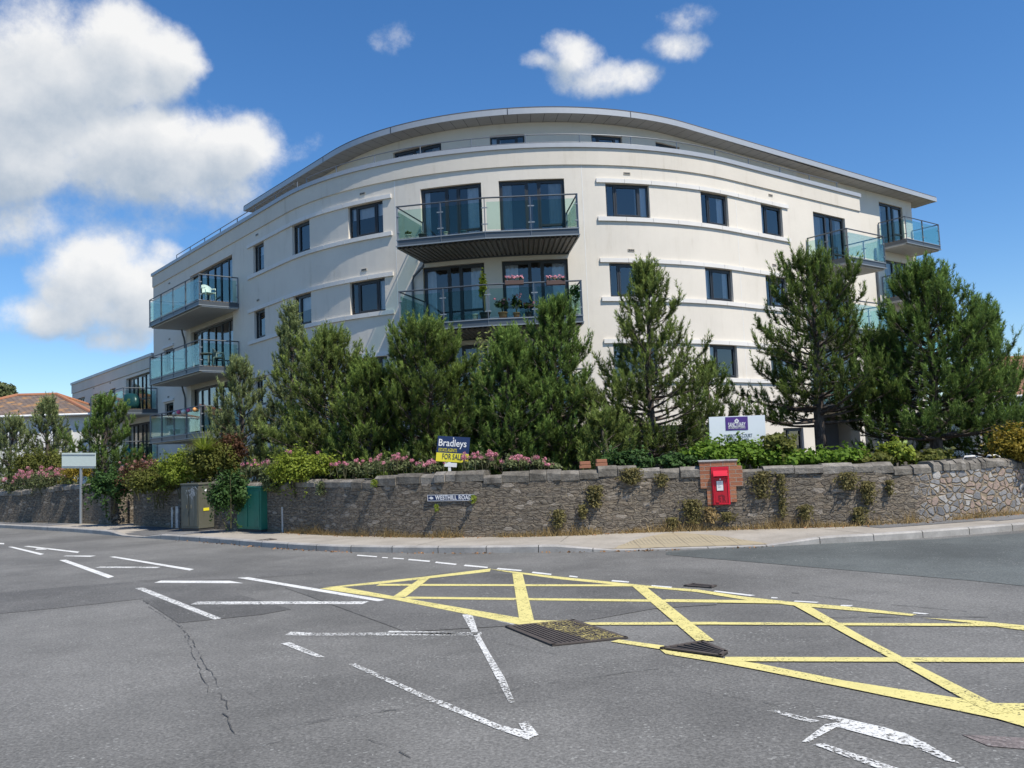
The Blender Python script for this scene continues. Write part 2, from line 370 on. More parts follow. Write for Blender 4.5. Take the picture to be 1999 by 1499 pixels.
WL = Path(smoothpath([bl[0]+d3*45, bl[0]+d3*10]+bl, .3))
m = MB(); m.quad((-2500, -2500, -.06), (2500, -2500, -.06), (2500, 2500, -.06), (-2500, 2500, -.06))
GRASS = simple('rough_grass', (.07, .09, .035), .95, 0, .4, .5); structure(m, 'ground', GRASS)
kk = [tuple(p) for p in KP.p]
m = MB(); m.add([(x, y, 0) for x, y in kk]+[(120, -60, 0), (-120, -60, 0)], [tuple(range(len(kk)+2))[::-1]]); ROAD = structure(m, 'road', ASPH)
# footway: from the kerb to behind the wall foot
back = [tuple(p) for p in WL.p]+[tuple(p) for p in WP.p]
def kerb_h(x):
    pts = [(-60, .11), (-10.6, .11), (-10., .025), (-9.2, .025), (-8.4, .11), (.6, .115), (1.5, .02), (4.0, .02), (5.0, .115), (80, .115)]
    for (a, ha), (b, hb) in zip(pts, pts[1:]):
        if a <= x <= b: return ha+(hb-ha)*(x-a)/(b-a)
    return .11
m = MB(); NB = len(KP.p); wi = []
for i in range(NB):
    p, a = KP.at(KP.s[i]); q = p+.13*np.array([-math.sin(a), math.cos(a)]); wi.append(q)
for i in range(NB-1):
    for j in range(6):
        def P(ii, jj):
            a = wi[ii]; f = i/NB; b = np.array([a[0]*1.0, a[1]]); h = kerb_h(KP.p[ii][0]); t = jj/6; w = 4.6
            _, an = KP.at(max(KP.s[ii], 1e-3)); n = np.array([-math.sin(an), math.cos(an)]); qq = a+n*w*t
            return (qq[0], qq[1], h+(PZ-h)*min(1, t*3.2)-.002)
        m.quad(P(i, j), P(i+1, j), P(i+1, j+1), P(i, j+1))
structure(m, 'pavement', PAVE)
m = MB(); s = .0
while s < KP.s[-1]-1.2:
    L = .91+rnd.uniform(-.02, .02); e = s+L-.012
    for k in range(3):
        a = s+(e-s)*k/3; b = s+(e-s)*(k+1)/3
        pa, aa = KP.at(max(a, 1e-3)); pb, ab = KP.at(max(b, 1e-3)); na = np.array([-math.sin(aa), math.cos(aa)]); nb = np.array([-math.sin(ab), math.cos(ab)])
        ha, hb = kerb_h(pa[0])+.004, kerb_h(pb[0])+.004
        A, B, C_, D = pa-na*.0, pb-nb*.0, pb+nb*.135, pa+na*.135
        A2, B2 = pa+na*.022, pb+nb*.022
        m.quad((*A, -.02), (*B, -.02), (*B, hb*.8), (*A, ha*.8)); m.quad((*A, ha*.8), (*B, hb*.8), (*B2, hb), (*A2, ha)); m.quad((*A2, ha), (*B2, hb), (*C_, hb), (*D, ha))
    s += L
structure(m, 'kerb', KERB)
def sheet(name, px, mat, z, parent=None, zsrc=None):
    mb = MB(); P = [at_z(x, y, z) for x, y in px]
    ar = sum(P[i][0]*P[(i+1) % len(P)][1]-P[(i+1) % len(P)][0]*P[i][1] for i in range(len(P)))
    mb.add(P if ar > 0 else P[::-1], [tuple(range(len(P)))]); return mb.build(name, mat, parent)
c6 = lambda *a: [(x/2.499, 1040+y/2.499) for x, y in a]
c7 = lambda *a: [(600+x/2.499, 1060+y/2.499) for x, y in a]
c8 = lambda *a: [(1300+x/2.86, 1040+y/2.86) for x, y in a]
# resurfaced patches
sheet('asphalt_patch', c6((-60, 297), (300, 265), (650, 238), (720, 300), (690, 322), (300, 365), (-60, 400)), ASPH_DK, .0036, ROAD)
sheet('asphalt_patch', c6((655, 245), (1110, 240), (1170, 300), (1420, 372), (1280, 398), (870, 440), (700, 330)), ASPH_DK, .0042, ROAD)
sheet('asphalt_patch', c6((1390, 268), (1740, 220), (1850, 240), (2200, 190), (2600, 205))+c7((1100, 150), (1620, 215), (1999, 262), (1999, 300), (1700, 318), (1250, 398), (960, 405), (480, 432), (0, 256)), ASPH_DK, .0048, ROAD)
sheet('asphalt_patch', c6((660, 235), (1150, 208), (1480, 182), (1530, 198), (1180, 226)), ASPH_DK, .0030, ROAD)
sheet('asphalt_patch', [(1300, 1077)]+c8((700, 60), (1500, 36), (2010, 0))+[(2100, 1031), (2500, 1015), (2900, 1010), (2900, 1225), (2100, 1149)]+c8((1999, 296), (1680, 264), (940, 202), (0, 122)), ASPH_GR, .004, ROAD)
sheet('asphalt_patch', c8((1650, 1125), (2100, 1150), (2100, 1215), (1800, 1190)), asphalt('asphalt_reddish', .15, .4, 1.3, (1.12, .95, .9)), .004, ROAD)
# cracks
CRK = simple('crack_filler', (.06, .06, .058), .9)
def crack(px, w0=.012, wj=.8):
    w0 = w0*.45
    mb = MB(); P = [at_z(x, y, .0065)[:2] for x, y in px]; pts = []
    for a, b in zip(P, P[1:]):
        n = max(2, int(np.linalg.norm(b-a)/.09))
        for k in range(n): pts.append(a+(b-a)*k/n+np.array([rnd.gauss(0, .011), rnd.gauss(0, .011)]))
    pts.append(P[-1]); prev = None
    for i, p in enumerate(pts[:-1]):
        d = pts[i+1]-p; d = d/(np.linalg.norm(d)+1e-9); nn = np.array([-d[1], d[0]])*w0*rnd.uniform(1-wj, 1+wj)*.5
        cur = (p-nn, p+nn)
        if prev is not None and rnd.random() > .16: mb.quad((*prev[0], .0065), (*cur[0], .0065), (*cur[1], .0065), (*prev[1], .0065))
        prev = cur
    return mb.build('road_crack', CRK, ROAD)
for pxs, w in ((c6((690, 325), (770, 390), (880, 460), (950, 540), (1010, 650), (1060, 740), (1100, 840), (1130, 960), (1140, 1000)), .014), (c6((890, 450), (940, 580), (990, 700), (1015, 790)), .01),
               (c6((1135, 1000), (1420, 940), (1700, 890), (1999, 853)), .009), (c7((0, 880), (300, 830), (600, 780), (1000, 715), (1300, 665), (1560, 630), (1900, 590)), .01),
               (c6((1790, 1005), (1999, 1090), (2100, 1120)), .012), (c8((700, 332), (1100, 385), (1500, 420), (1999, 468)), .02), (c8((40, 205), (400, 240), (900, 300), (1300, 350)), .009),
               (c8((835, 472), (1400, 466), (1999, 470)), .025), (c7((730, 440), (900, 470), (1100, 520), (1400, 570)), .007), (c8((60, 860), (700, 970), (1200, 1050), (1999, 1190)), .008),
               (c6((0, 175), (300, 155), (640, 140)), .016), (c6((0, 310), (300, 290), (620, 262)), .014), (c6((930, 1110), (1140, 1060), (1500, 990)), .008)): crack(pxs, w)
# yellow box junction: strips given by their two edges
def strips(name, quads, mat, z):
    mb = MB()
    for i, q in enumerate(quads):
        P = [at_z(x, y, z+.00012*i) for x, y in q]
        ar = sum(P[k][0]*P[(k+1) % 4][1]-P[(k+1) % 4][0]*P[k][1] for k in range(4))
        if ar < 0: P = P[::-1]
        # cut each strip into short lengths with slightly ragged edges
        a, b, c, d = (P if ar < 0 else P); mb.add([a, b, c, d], [(0, 1, 2, 3)])
    return mb.build(name, mat, ROAD)
def band(top, bot): return [[top[i], top[i+1], bot[i+1], bot[i]] for i in range(len(top)-1)]
Q = []
Q += band(c7((75, 217), (300, 193), (560, 165), (895, 124)), c7((165, 214), (350, 199), (600, 171), (890, 139)))
Q += band(c7((885, 125), (1240, 165), (1640, 205), (1760, 217))+c8((170, 315), (430, 355), (700, 385), (1000, 410), (1400, 455)), c7((960, 139), (1230, 176), (1640, 216), (1760, 226))+c8((170, 330), (430, 372), (700, 404), (1000, 430), (1370, 463)))
Q += band(c8((1430, 474), (1700, 488), (2060, 522), (3000, 615)), c8((1500, 480), (1700, 503), (2060, 552), (3000, 665)))
Q += band(c7((160, 212), (420, 259), (1035, 364), (1110, 376), (1290, 379)), c7((60, 222), (420, 275), (1030, 397), (1110, 396), (1200, 393)))
Q += band(c7((1520, 470), (1740, 500))+c8((0, 655), (320, 700), (520, 730), (1000, 825), (1850, 955), (2080, 1012), (2900, 1215)), c7((1480, 480), (1720, 517))+c8((0, 676), (310, 726), (520, 765), (1000, 862), (1850, 1037), (1990, 1078), (2900, 1335)))
for t in ([(355, 199), (1590, 202), (1590, 211), (335, 208)], [(490, 261), (1999, 279), (1999, 290), (465, 271)], [(1330, 387), (1999, 384), (1999, 397), (1350, 399)]): Q.append(c7(*t))
for t in ([(0, 370), (560, 377), (660, 395), (0, 384)], [(0, 497), (1900, 507), (1990, 522), (0, 510)], [(330, 692), (3000, 699), (3000, 724), (330, 716)], [(1830, 950), (2900, 956), (2900, 990), (1890, 984)]): Q.append(c8(*t))
for t in ([(555, 170), (605, 165), (480, 262), (413, 264)], [(1000, 147), (1050, 150), (1106, 378), (1035, 385)], [(1585, 210), (1645, 207), (1985, 475), (1900, 480)]): Q.append(c7(*t))
for t in ([(712, 403), (800, 408), (1095, 575), (1020, 575)], [(1020, 575), (1095, 575), (1400, 735), (1320, 735)], [(1320, 735), (1400, 735), (1830, 950), (1700, 948)], [(1700, 948), (1830, 950), (1930, 1000), (1830, 1010)]): Q.append(c8(*t))
strips('yellow_box_marking', Q, YEL, .0058)
def mark(name, qs, mat, z=.0052): return strips(name, qs, mat, z)
for t in ([(38, 68), (60, 67), (216, 103), (196, 108)], [(115, 66), (140, 64), (388, 92), (378, 98)], [(172, 82), (180, 76), (235, 78), (225, 82)], [(-40, 47), (-40, 54), (20, 56), (20, 50)],
          [(305, 114), (325, 111), (470, 111), (440, 117)], [(288, 133), (322, 131), (557, 213), (528, 221)], [(532, 117), (560, 115), (947, 177), (925, 184)], [(752, 243), (785, 233), (1120, 234), (1190, 246), (1130, 245)][:4],
          [(1155, 219), (1210, 216), (1878, 327), (1845, 334)]): mark('white_dash', [c6(*t)], WHT)
for t in ([(462, 171), (490, 164), (785, 166), (765, 172)], [(658, 270), (700, 267), (1080, 416), (1045, 424)], [(930, 349), (965, 335), (1800, 334), (1770, 347)], [(1388, 499), (1420, 482), (1540, 488), (1520, 501)], [(1370, 540), (1415, 533), (1585, 606), (1540, 606)]): mark('white_dash', [c6(*t)], WORN)
mark('white_dash', [c7((385, 440), (400, 428), (735, 434), (715, 447))], WORN); mark('white_dash', [c6((1520, 488), (1520, 501), (2350, 500), (2350, 484))], VWORN)
mark('white_dash', [c7((755, 349), (805, 347), (835, 440), (812, 452)), c7((812, 452), (836, 440), (880, 520), (850, 520)), c7((850, 520), (880, 520), (965, 660), (925, 665))], WORN); mark('white_dash', [c7((925, 665), (965, 660), (1012, 775), (985, 780))], VWORN)
mark('white_dash', [c7((800, 348), (830, 350), (1040, 394), (1000, 396))], WORN)
mark('worn_arrow', [c7((200, 590), (230, 585), (640, 765), (590, 770))], VWORN)
mark('worn_arrow', [c7((590, 770), (650, 765), (960, 895), (920, 905)), c7((920, 905), (960, 890), (1100, 925), (1080, 960)), c7((1030, 880), (1075, 868), (1128, 935), (1075, 955))], WORN)
mark('worn_arrow', [c8((840, 1025), (900, 1015), (1220, 1085), (1330, 1120)), c8((880, 1070), (1000, 1050), (1330, 1120), (1460, 1185)), c8((1000, 1095), (1330, 1115), (1480, 1190), (1320, 1180)), c8((1320, 1165), (1440, 1165), (1640, 1285), (1560, 1270)), c8((760, 1165), (880, 1075), (950, 1085), (790, 1170)), c8((820, 1180), (880, 1175), (1350, 1330), (1230, 1330))], WORN)
mark('worn_arrow', [c8((560, 990), (600, 985), (860, 1050), (800, 1060))], VWORN)
for t in ([(245, 57), (342, 64), (338, 69), (240, 62)], [(367, 68), (395, 70), (390, 74), (362, 72)], [(420, 71), (472, 75), (470, 79), (416, 76)], [(497, 77), (600, 86), (594, 92), (490, 83)], [(628, 90), (729, 101), (724, 107), (622, 97)], [(770, 105), (882, 116), (878, 122), (762, 112)], [(930, 121), (1047, 131), (1042, 137), (922, 128)], [(1100, 139), (1192, 150), (1188, 156), (1094, 146)], [(1280, 158), (1320, 163), (1316, 168), (1276, 164)], [(1488, 180), (1570, 187), (1566, 193), (1482, 187)], [(1680, 205), (1780, 213), (1776, 218), (1674, 211)]): mark('edge_dash', [c7(*t)], WHT)
for t in ([(275, 322), (500, 348), (470, 353), (265, 328)], [(590, 359), (625, 361), (620, 366), (585, 365)], [(720, 378), (855, 386), (840, 391), (712, 384)], [(980, 402), (1045, 404), (1030, 411), (972, 409)], [(1385, 443), (1470, 451), (1450, 455), (1375, 449)]): mark('edge_dash', [c8(*t)], WHT)
# darker footway panels, joints and the tactile slabs
FOOT = bpy.data.objects['pavement']
def foot_z(P):
    d = np.linalg.norm(KP.p-P[None, :2], axis=1); i = int(d.argmin()); h = kerb_h(KP.p[i][0]); t = max(0, d[i]-.13)/4.6; return h+(PZ-h)*min(1, t*3.2)
mb = MB(); sa, sb = KP.hit(1190, 1075)[0], KP.hit(1505, 1067)[0]; ST = np.linspace(sa, sb, 24)
def tw(s): u = (s-sa)/(sb-sa); return .15+1.75*np.interp(u, [0, .18, .45, .75, 1], [.05, .55, 1., .62, .05])
for a, b in zip(ST, ST[1:]):
    for q in range(4):
        def T_(s, f): p, an = KP.at(s); r = p+np.array([-math.sin(an), math.cos(an)])*(.15+(tw(s)-.15)*f); return (r[0], r[1], foot_z(r)+.005)
        mb.quad(T_(a, q/4), T_(b, q/4), T_(b, (q+1)/4), T_(a, (q+1)/4))
mb.build('tactile_paving', TACT, FOOT)
def foot_panel(sa, sb, w0, w1, mat):
    m = MB(); ST = np.linspace(sa, sb, max(3, int((sb-sa)/.4)))
    for a, b in zip(ST, ST[1:]):
        for q in range(6):
            def T_(s, f): p, an = KP.at(s); r = p+np.array([-math.sin(an), math.cos(an)])*(w0+(w1-w0)*f); return (r[0], r[1], foot_z(r)+.0035)
            m.quad(T_(a, q/6), T_(b, q/6), T_(b, (q+1)/6), T_(a, (q+1)/6))
    return m.build('footway_panel', mat, FOOT)
hk = lambda x, y: KP.hit(x, y)[0]
foot_panel(hk(0, 1030)-20, hk(80, 1034), .16, 4.2, ASPH_FT); foot_panel(hk(195, 1043), hk(345, 1054), .16, 4.0, ASPH_FT); foot_panel(hk(1790, 1051), hk(1999, 1034)+2.5, .9, 3.6, ASPH_FT)
JNT = simple('joint', (.14, .125, .10), .9)
for s_ in np.arange(56, 92, 2.6):
    p, a = KP.at(s_); n = np.array([-math.sin(a), math.cos(a)]); t = np.array([math.cos(a), math.sin(a)])*.006
    if 0.8 < p[0] < 5.2: continue
    q0, q1 = p+n*.16, p+n*(1.7+.25*rnd.random())+t*rnd.uniform(-30, 30); mb = MB()
    mb.quad((*(q0-t), foot_z(q0)+.004), (*(q0+t), foot_z(q0)+.004), (*(q1+t), PZ+.004), (*(q1-t), PZ+.004)); mb.build('slab_joint', JNT, FOOT)
# covers
IRON = simple('cast_iron', (.10, .082, .07), .7, .3, .3, 9.)
def cover(px, z, label, nbar, w, cut=False, yellow=0):
    P = [at_z(x, y, z) for x, y in px]; c = sum(P)/4; r = empty('drain_cover', (c[0], c[1], z-.01), label, 'drain cover'); m = MB()
    m.prism([p[:2] for p in P][::-1], z-.012, z+.003).build('cover_plate', simple('cover_bed', (.018, .017, .017), .9), r); m = MB()
    for i in range(4):
        a, b = P[i], P[(i+1) % 4]; n = (c-(a+b)/2); n /= np.linalg.norm(n); q = [a, b, b+n*.035, a+n*.035]
        m.prism([x[:2] for x in q][::-1], z+.003, z+.013)
    m.build('rim', IRON, r)
    for k in range(1, nbar):
        t = k/nbar; a = P[0]+(P[1]-P[0])*t; b = P[3]+(P[2]-P[3])*t; d = (P[1]-P[0])/np.linalg.norm(P[1]-P[0])*w
        m = MB(); m.prism([x[:2] for x in (a-d, a+d, b+d, b-d)][::-1], z+.003, z+.0125); m.build('bar', YEL if (yellow and k % 5 in (1, 2) and 2 < k < nbar-3) and 0 else IRON, r)
    return r
g1 = cover(c7((965, 410), (1300, 378), (1565, 465), (1195, 503)), .004, 'large slatted iron drain cover with flecks of yellow paint in the road', 17, .012)
mb = MB(); G = [at_z(x, y, 0) for x, y in c7((965, 410), (1300, 378), (1565, 465), (1195, 503))]
FLK = paint('yellow_flecks', (.50, .42, .15), .40, 30.)
mb.add([(p[0], p[1], .0178) for p in [G[0]*.62+G[1]*.38, G[0]*.1+G[1]*.9, G[3]*.05+G[2]*.95, G[3]*.5+G[2]*.5]][::-1], [(0, 1, 2, 3)]); mb.build('paint_fleck', FLK, g1)
cover([(1288, 1266), (1372, 1252), (1421, 1273), (1408, 1282)], .012, 'dark triangular iron manhole cover lying over a yellow line', 6, .006)
cover(c8((98, 298), (150, 286), (285, 297), (255, 309)), .004, 'small far manhole cover beside the dashed edge line', 5, .008)
cover([(498, 1055.5), (528, 1052), (541, 1053.5), (512, 1057)], PZ+.004, 'small dark cover plate set in the pavement before the green cabinet', 4, .006)

# ---------------------------------------------------------------- garden soil and boundary walls
GZ = .62
mb = MB(); row = [WP.at(s_, -.3)[0] for s_ in WP.s[1:]]; rowl = [WL.at(s_, -.3)[0] for s_ in WL.s[1:]]
for a, b in list(zip(rowl, rowl[1:]))+list(zip(row, row[1:])): mb.quad((*a, GZ), (*b, GZ), (b[0]*2.6, b[1]*2.6+6, GZ), (a[0]*2.6, a[1]*2.6+6, GZ))
structure(mb, 'garden_soil', simple('garden_soil', (.06, .05, .035), .95, 0, .4, 3.))
def masonry():
    m, nt, b = newmat('rubble_masonry'); uv = uvv(nt); p = pos(nt)
    wp = nd(nt, 'ShaderNodeTexNoise', {'Vector': uv, 'Scale': 5., 'Detail': 3.}).outputs['Color']
    uw = nd(nt, 'ShaderNodeVectorMath', {0: uv, 1: nd(nt, 'ShaderNodeVectorMath', {0: nd(nt, 'ShaderNodeVectorMath', {0: wp, 1: (.5, .5, .5)}, operation='SUBTRACT').outputs[0], 1: (.15, .09, 0)}, operation='MULTIPLY').outputs[0]}, operation='ADD').outputs[0]
    # coursed part: rough shaley stone under ruled ribbon pointing
    br = nd(nt, 'ShaderNodeTexBrick', {'Vector': nd(nt, 'ShaderNodeMapping', {'Vector': uw, 'Scale': (1, 1, 1)}).outputs[0], 'Scale': 1., 'Mortar Size': .009, 'Mortar Smooth': .2, 'Brick Width': .46, 'Row Height': .165, 'Color1': (.1, .1, .1, 1), 'Color2': (.9, .9, .9, 1)}); br.offset = .37; br.squash = 1.45; br.squash_frequency = 3
    st = nd(nt, 'ShaderNodeMapping', {'Vector': uw, 'Scale': (6.5, 15., 1)}).outputs[0]
    sh = noise(nt, st, 1.3, 7, .72); v1 = nd(nt, 'ShaderNodeTexVoronoi', {'Vector': st, 'Scale': 1.}); v1e = ramp(nt, nd(nt, 'ShaderNodeTexVoronoi', {'Vector': st, 'Scale': 1.}, feature='DISTANCE_TO_EDGE').outputs['Distance'], .01, .12); ch = nd(nt, 'ShaderNodeSeparateColor', {0: v1.outputs['Color']})
    tone = nd(nt, 'ShaderNodeSeparateColor', {0: br.outputs['Color']}).outputs[0]
    c1 = mixc(nt, ramp(nt, sh, .32, .68), (.07, .06, .048), (.33, .285, .225)); c1 = mixc(nt, mth(nt, 'MULTIPLY', ch.outputs[0], .6), c1, mixc(nt, ch.outputs[1], (.12, .112, .102), (.30, .235, .17)))
    c1 = mixc(nt, mth(nt, 'MULTIPLY', ramp(nt, ch.outputs[2], .90, .97), .7), c1, (.42, .37, .31)); c1 = mixc(nt, mth(nt, 'MULTIPLY', tone, .12), c1, (.17, .15, .125)); c1 = mixc(nt, mth(nt, 'MULTIPLY', mth(nt, 'SUBTRACT', 1., v1e), .30), c1, (.05, .042, .034))
    joint = mth(nt, 'MULTIPLY', br.outputs['Fac'], ramp(nt, noise(nt, uv, 1.4, 4), .28, .46))
    c1 = mixc(nt, mth(nt, 'MULTIPLY', joint, .85), c1, (.31, .265, .20))
    h1 = mth(nt, 'ADD', mth(nt, 'ADD', mth(nt, 'MULTIPLY', sh, 1.3), mth(nt, 'MULTIPLY', v1e, .45)), mth(nt, 'MULTIPLY', joint, .55))
    # random rubble part
    uw2 = nd(nt, 'ShaderNodeMapping', {'Vector': uw, 'Scale': (5.8, 8.2, 1)}).outputs[0]
    ve = nd(nt, 'ShaderNodeTexVoronoi', {'Vector': uw2, 'Scale': 1., 'Randomness': .95}, feature='DISTANCE_TO_EDGE'); vc = nd(nt, 'ShaderNodeTexVoronoi', {'Vector': uw2, 'Scale': 1., 'Randomness': .95})
    cc = nd(nt, 'ShaderNodeSeparateColor', {0: vc.outputs['Color']}); mor = ramp(nt, mth(nt, 'ADD', ve.outputs['Distance'], mth(nt, 'MULTIPLY', mth(nt, 'SUBTRACT', noise(nt, uv, 11., 4), .5), .16)), .03, .11)
    sc = mixc(nt, cc.outputs[0], (.15, .155, .165), (.34, .335, .33)); sc = mixc(nt, ramp(nt, cc.outputs[1], .70, .80), sc, (.36, .27, .22)); sc = mixc(nt, ramp(nt, cc.outputs[2], .86, .93), sc, (.46, .44, .41))
    sc = mixc(nt, mth(nt, 'MULTIPLY', ramp(nt, noise(nt, uv, 14., 5, .7), .4, .7), .6), sc, (.15, .14, .13))
    c2 = mixc(nt, mor, mixc(nt, noise(nt, uv, 9., 4), (.20, .16, .11), (.30, .245, .175)), sc); h2 = mth(nt, 'MULTIPLY', ramp(nt, ve.outputs['Distance'], .015, .13), .75)
    ux = nd(nt, 'ShaderNodeSeparateXYZ', {0: uv})
    f = ramp(nt, mth(nt, 'ADD', ux.outputs[0], mth(nt, 'MULTIPLY', noise(nt, uv, 3.3, 4), 1.1)), RUB-.1+.55, RUB+.35+.55)
    lowd = ramp(nt, mth(nt, 'ADD', ux.outputs[1], mth(nt, 'MULTIPLY', noise(nt, uv, 4., 4), .25)), .38, .16)
    c = mixc(nt, f, c1, c2); c = mixc(nt, mth(nt, 'MULTIPLY', lowd, .55), c, (.33, .25, .16)); hh = nd(nt, 'ShaderNodeMix', {0: f, 2: h1, 3: h2}).outputs[0]
    h = mth(nt, 'ADD', hh, mth(nt, 'MULTIPLY', noise(nt, uv, 30., 4, .7), .35))
    setin(nt, b, Base_Color=c, Roughness=.92, Normal=bump(nt, h, 1., .045)); b.inputs['Specular IOR Level'].default_value = .2; return m
RUB = WP.hit(1780, 960)[0]
MAS = masonry()
CAPM = concrete('coping_stone', (.13, .118, .10), (.31, .29, .255), 4.)
_nt = CAPM.node_tree; _b = _nt.nodes['Principled BSDF']; _c = _b.inputs['Base Color'].links[0].from_socket; _r = nd(_nt, 'ShaderNodeNewGeometry').outputs['Random Per Island']
_nt.links.new(mixc(_nt, 1., _c, mixc(_nt, _r, (.62, .60, .56), (1.12, 1.1, 1.08)), 'MULTIPLY'), _b.inputs['Base Color']); _nt.links.new(bump(_nt, noise(_nt, pos(_nt), 9., 6, .7), .9, .05), _b.inputs['Normal'])
def stone_wall(path, s0, s1, ztop, label, thick=.38, u0=0.):
    p0 = path.at((s0+s1)/2)[0]; r = empty('stone_wall', (p0[0], p0[1], PZ), label, 'wall'); m = MB(); n = int((s1-s0)/.2)
    S = [s0+(s1-s0)*i/n for i in range(n+1)]; S[0] = max(S[0], 1e-3)
    zt = lambda s: ztop(s)-.2
    for a, b in zip(S, S[1:]):
        A, B, C_, D = path.at(a)[0], path.at(b)[0], path.at(b, -thick)[0], path.at(a, -thick)[0]
        nz = 5
        for k in range(nz):
            za0, za1 = PZ-.1+(zt(a)-PZ+.1)*k/nz, PZ-.1+(zt(a)-PZ+.1)*(k+1)/nz; zb0, zb1 = PZ-.1+(zt(b)-PZ+.1)*k/nz, PZ-.1+(zt(b)-PZ+.1)*(k+1)/nz
            m.quad((*A, za0), (*B, zb0), (*B, zb1), (*A, za1), [(a+u0, za0), (b+u0, zb0), (b+u0, zb1), (a+u0, za1)])
        m.quad((*C_, -.1), (*D, -.1), (*D, zt(a)), (*C_, zt(b)), [(b, 0), (a, 0), (a, zt(a)), (b, zt(b))]); m.quad((*A, zt(a)), (*B, zt(b)), (*C_, zt(b)), (*D, zt(a)), [(a, 0), (b, 0), (b, .4), (a, .4)])
    for s_, fl in ((S[0], 0), (S[-1], 1)):
        A, B = path.at(s_)[0], path.at(s_, -thick)[0]; q = [(*A, -.1), (*B, -.1), (*B, zt(s_)), (*A, zt(s_))]; u = [(s_+u0, 0), (s_+.4+u0, 0), (s_+.4+u0, 1), (s_+u0, 1)]
        m.quad(*(q[::-1] if not fl else q), uv=u)
    m.build('masonry', MAS, r)
    m = MB(); s = s0+.02; rg = random.Random(3)
    while s < s1-.1:
        L = min(rg.uniform(.22, .62), s1-s)
        if path is WP and s > RUB+.3: L = min(rg.uniform(.09, .2), s1-s)
        e = s+L-rg.uniform(.002, .012); A, B = path.at(max(s, 1e-3), .02+rg.uniform(-.03, .02))[0], path.at(e, .02+rg.uniform(-.03, .02))[0]; C_, D = path.at(e, -thick-.03)[0], path.at(max(s, 1e-3), -thick-.03)[0]
        z0 = zt((s+e)/2)+.002; h = .2+rg.uniform(-.06, .015)
        Am, Bm, Cm, Dm = [tuple(x*.80+y*.20) for x, y in ((A, D), (B, C_), (C_, B), (D, A))]
        # rounded cope: lower course plus shoulders
        lo = [(*A, z0), (*B, z0), (*C_, z0), (*D, z0), (*A, z0+h*.70), (*B, z0+h*.62+rg.uniform(-.02, .02)), (*C_, z0+h*.6), (*D, z0+h*.6), (*Am, z0+h), (*Bm, z0+h+rg.uniform(-.015, .015)), (*Cm, z0+h), (*Dm, z0+h)]
        m.add(lo, [(0, 1, 5, 4), (1, 2, 6, 5), (2, 3, 7, 6), (3, 0, 4, 7), (4, 5, 9, 8), (5, 6, 10, 9), (6, 7, 11, 10), (7, 4, 8, 11), (8, 9, 10, 11), (3, 2, 1, 0)]); s += L
    m.build('coping', CAPM, r); return r
top_main = lambda s: np.interp(s, [0, WP.hit(566, 1000)[0], WP.hit(700, 1000)[0], WP.hit(1000, 1000)[0], WP.hit(1360, 1000)[0], WP.hit(1999, 960)[0], 60], [1.2, 1.27, 1.31, 1.35, 1.29, 1.18, 1.15])+.03*math.sin(s*1.7)+.02*math.sin(s*4.1)
stone_wall(WP, 0.02, WP.s[-1]-.05, top_main, 'long curved rubble stone wall with rough coping round the corner')
top_left = lambda s: np.interp(s, [0, WL.s[-1]-6, WL.s[-1]-3, WL.s[-1]], [1.15, 1.18, 1.32, 1.42])
stone_wall(WL, 0.02, WL.s[-1]-.02, top_left, 'shaded stone wall left of the narrow gate gap', .45, -100.)

pg0, pg1 = WL.at(WL.s[-1])[0], WP.at(.02)[0]; gd = np.array([pg1[1]-pg0[1], -(pg1[0]-pg0[0])]); gd = -gd/np.linalg.norm(gd); gd = gd if gd[1] > 0 else -gd
m = MB(); m.quad((*(pg0-gd*.3), PZ+.003), (*(pg1-gd*.3), PZ+.003), (*(pg1+gd*7), PZ+.003), (*(pg0+gd*7), PZ+.003)); structure(m, 'path', PAVE)
for g_, sg, lab in ((pg0, -1, 'low stone return wall on the left of the gate path'), (pg1, 1, 'low stone return wall on the right of the gate path')):
    t_ = (pg1-pg0)/np.linalg.norm(pg1-pg0)*sg; a_ = g_+gd*.5; r = empty('return_wall', (a_[0], a_[1], PZ), lab, 'wall'); m = MB(); q = [a_, a_+gd*6.5, a_+gd*6.5+t_*.35, a_+t_*.35]
    for k in range(4):
        A, B = q[k], q[(k+1) % 4]; L = np.linalg.norm(B-A); m.quad((*A, -.1), (*B, -.1), (*B, 1.05), (*A, 1.05), [(0, 0), (L, 0), (L, 1.1), (0, 1.1)])
    m.build('masonry', MAS, r); MB().prism([x for x in (a_-t_*.04, a_+gd*6.5-t_*.04, a_+gd*6.5+t_*.39, a_+t_*.39)], 1.052, 1.13).build('coping', CAPM, r)

# ---------------------------------------------------------------- apartment building
CX, CY, RR, HL, HR = .9622, 43.1084, 12.8821, -.8831, .6427
ARC = RR*(HR-HL)
DZ = .2                                            # levels were measured from an eye height of 1.4
def WX(s, off=0.):
    h = HL if s < 0 else (HR if s > ARC else HL+s/RR); e = s if s < 0 else (s-ARC if s > ARC else 0)
    return np.array([CX+(RR+off)*math.sin(h)+e*math.cos(h), CY-(RR+off)*math.cos(h)+e*math.sin(h)]), h
def PT(s, off, z): p = WX(s, off)[0]; return np.array([p[0], p[1], z])
def ssteps(s0, s1, step=.45):
    if s1 <= 0 or s0 >= ARC: return [s0, s1]
    k = [s0]
    if s0 < 0 < s1: k.append(0.)
    a, b = max(s0, 0), min(s1, ARC); n = max(1, int(math.ceil((b-a)/step)))
    k += [a+(b-a)*i/n for i in range(n+1)]
    k.append(s1); out = []
    for x in k:
        if not out or x-out[-1] > 1e-4: out.append(x)
    return out
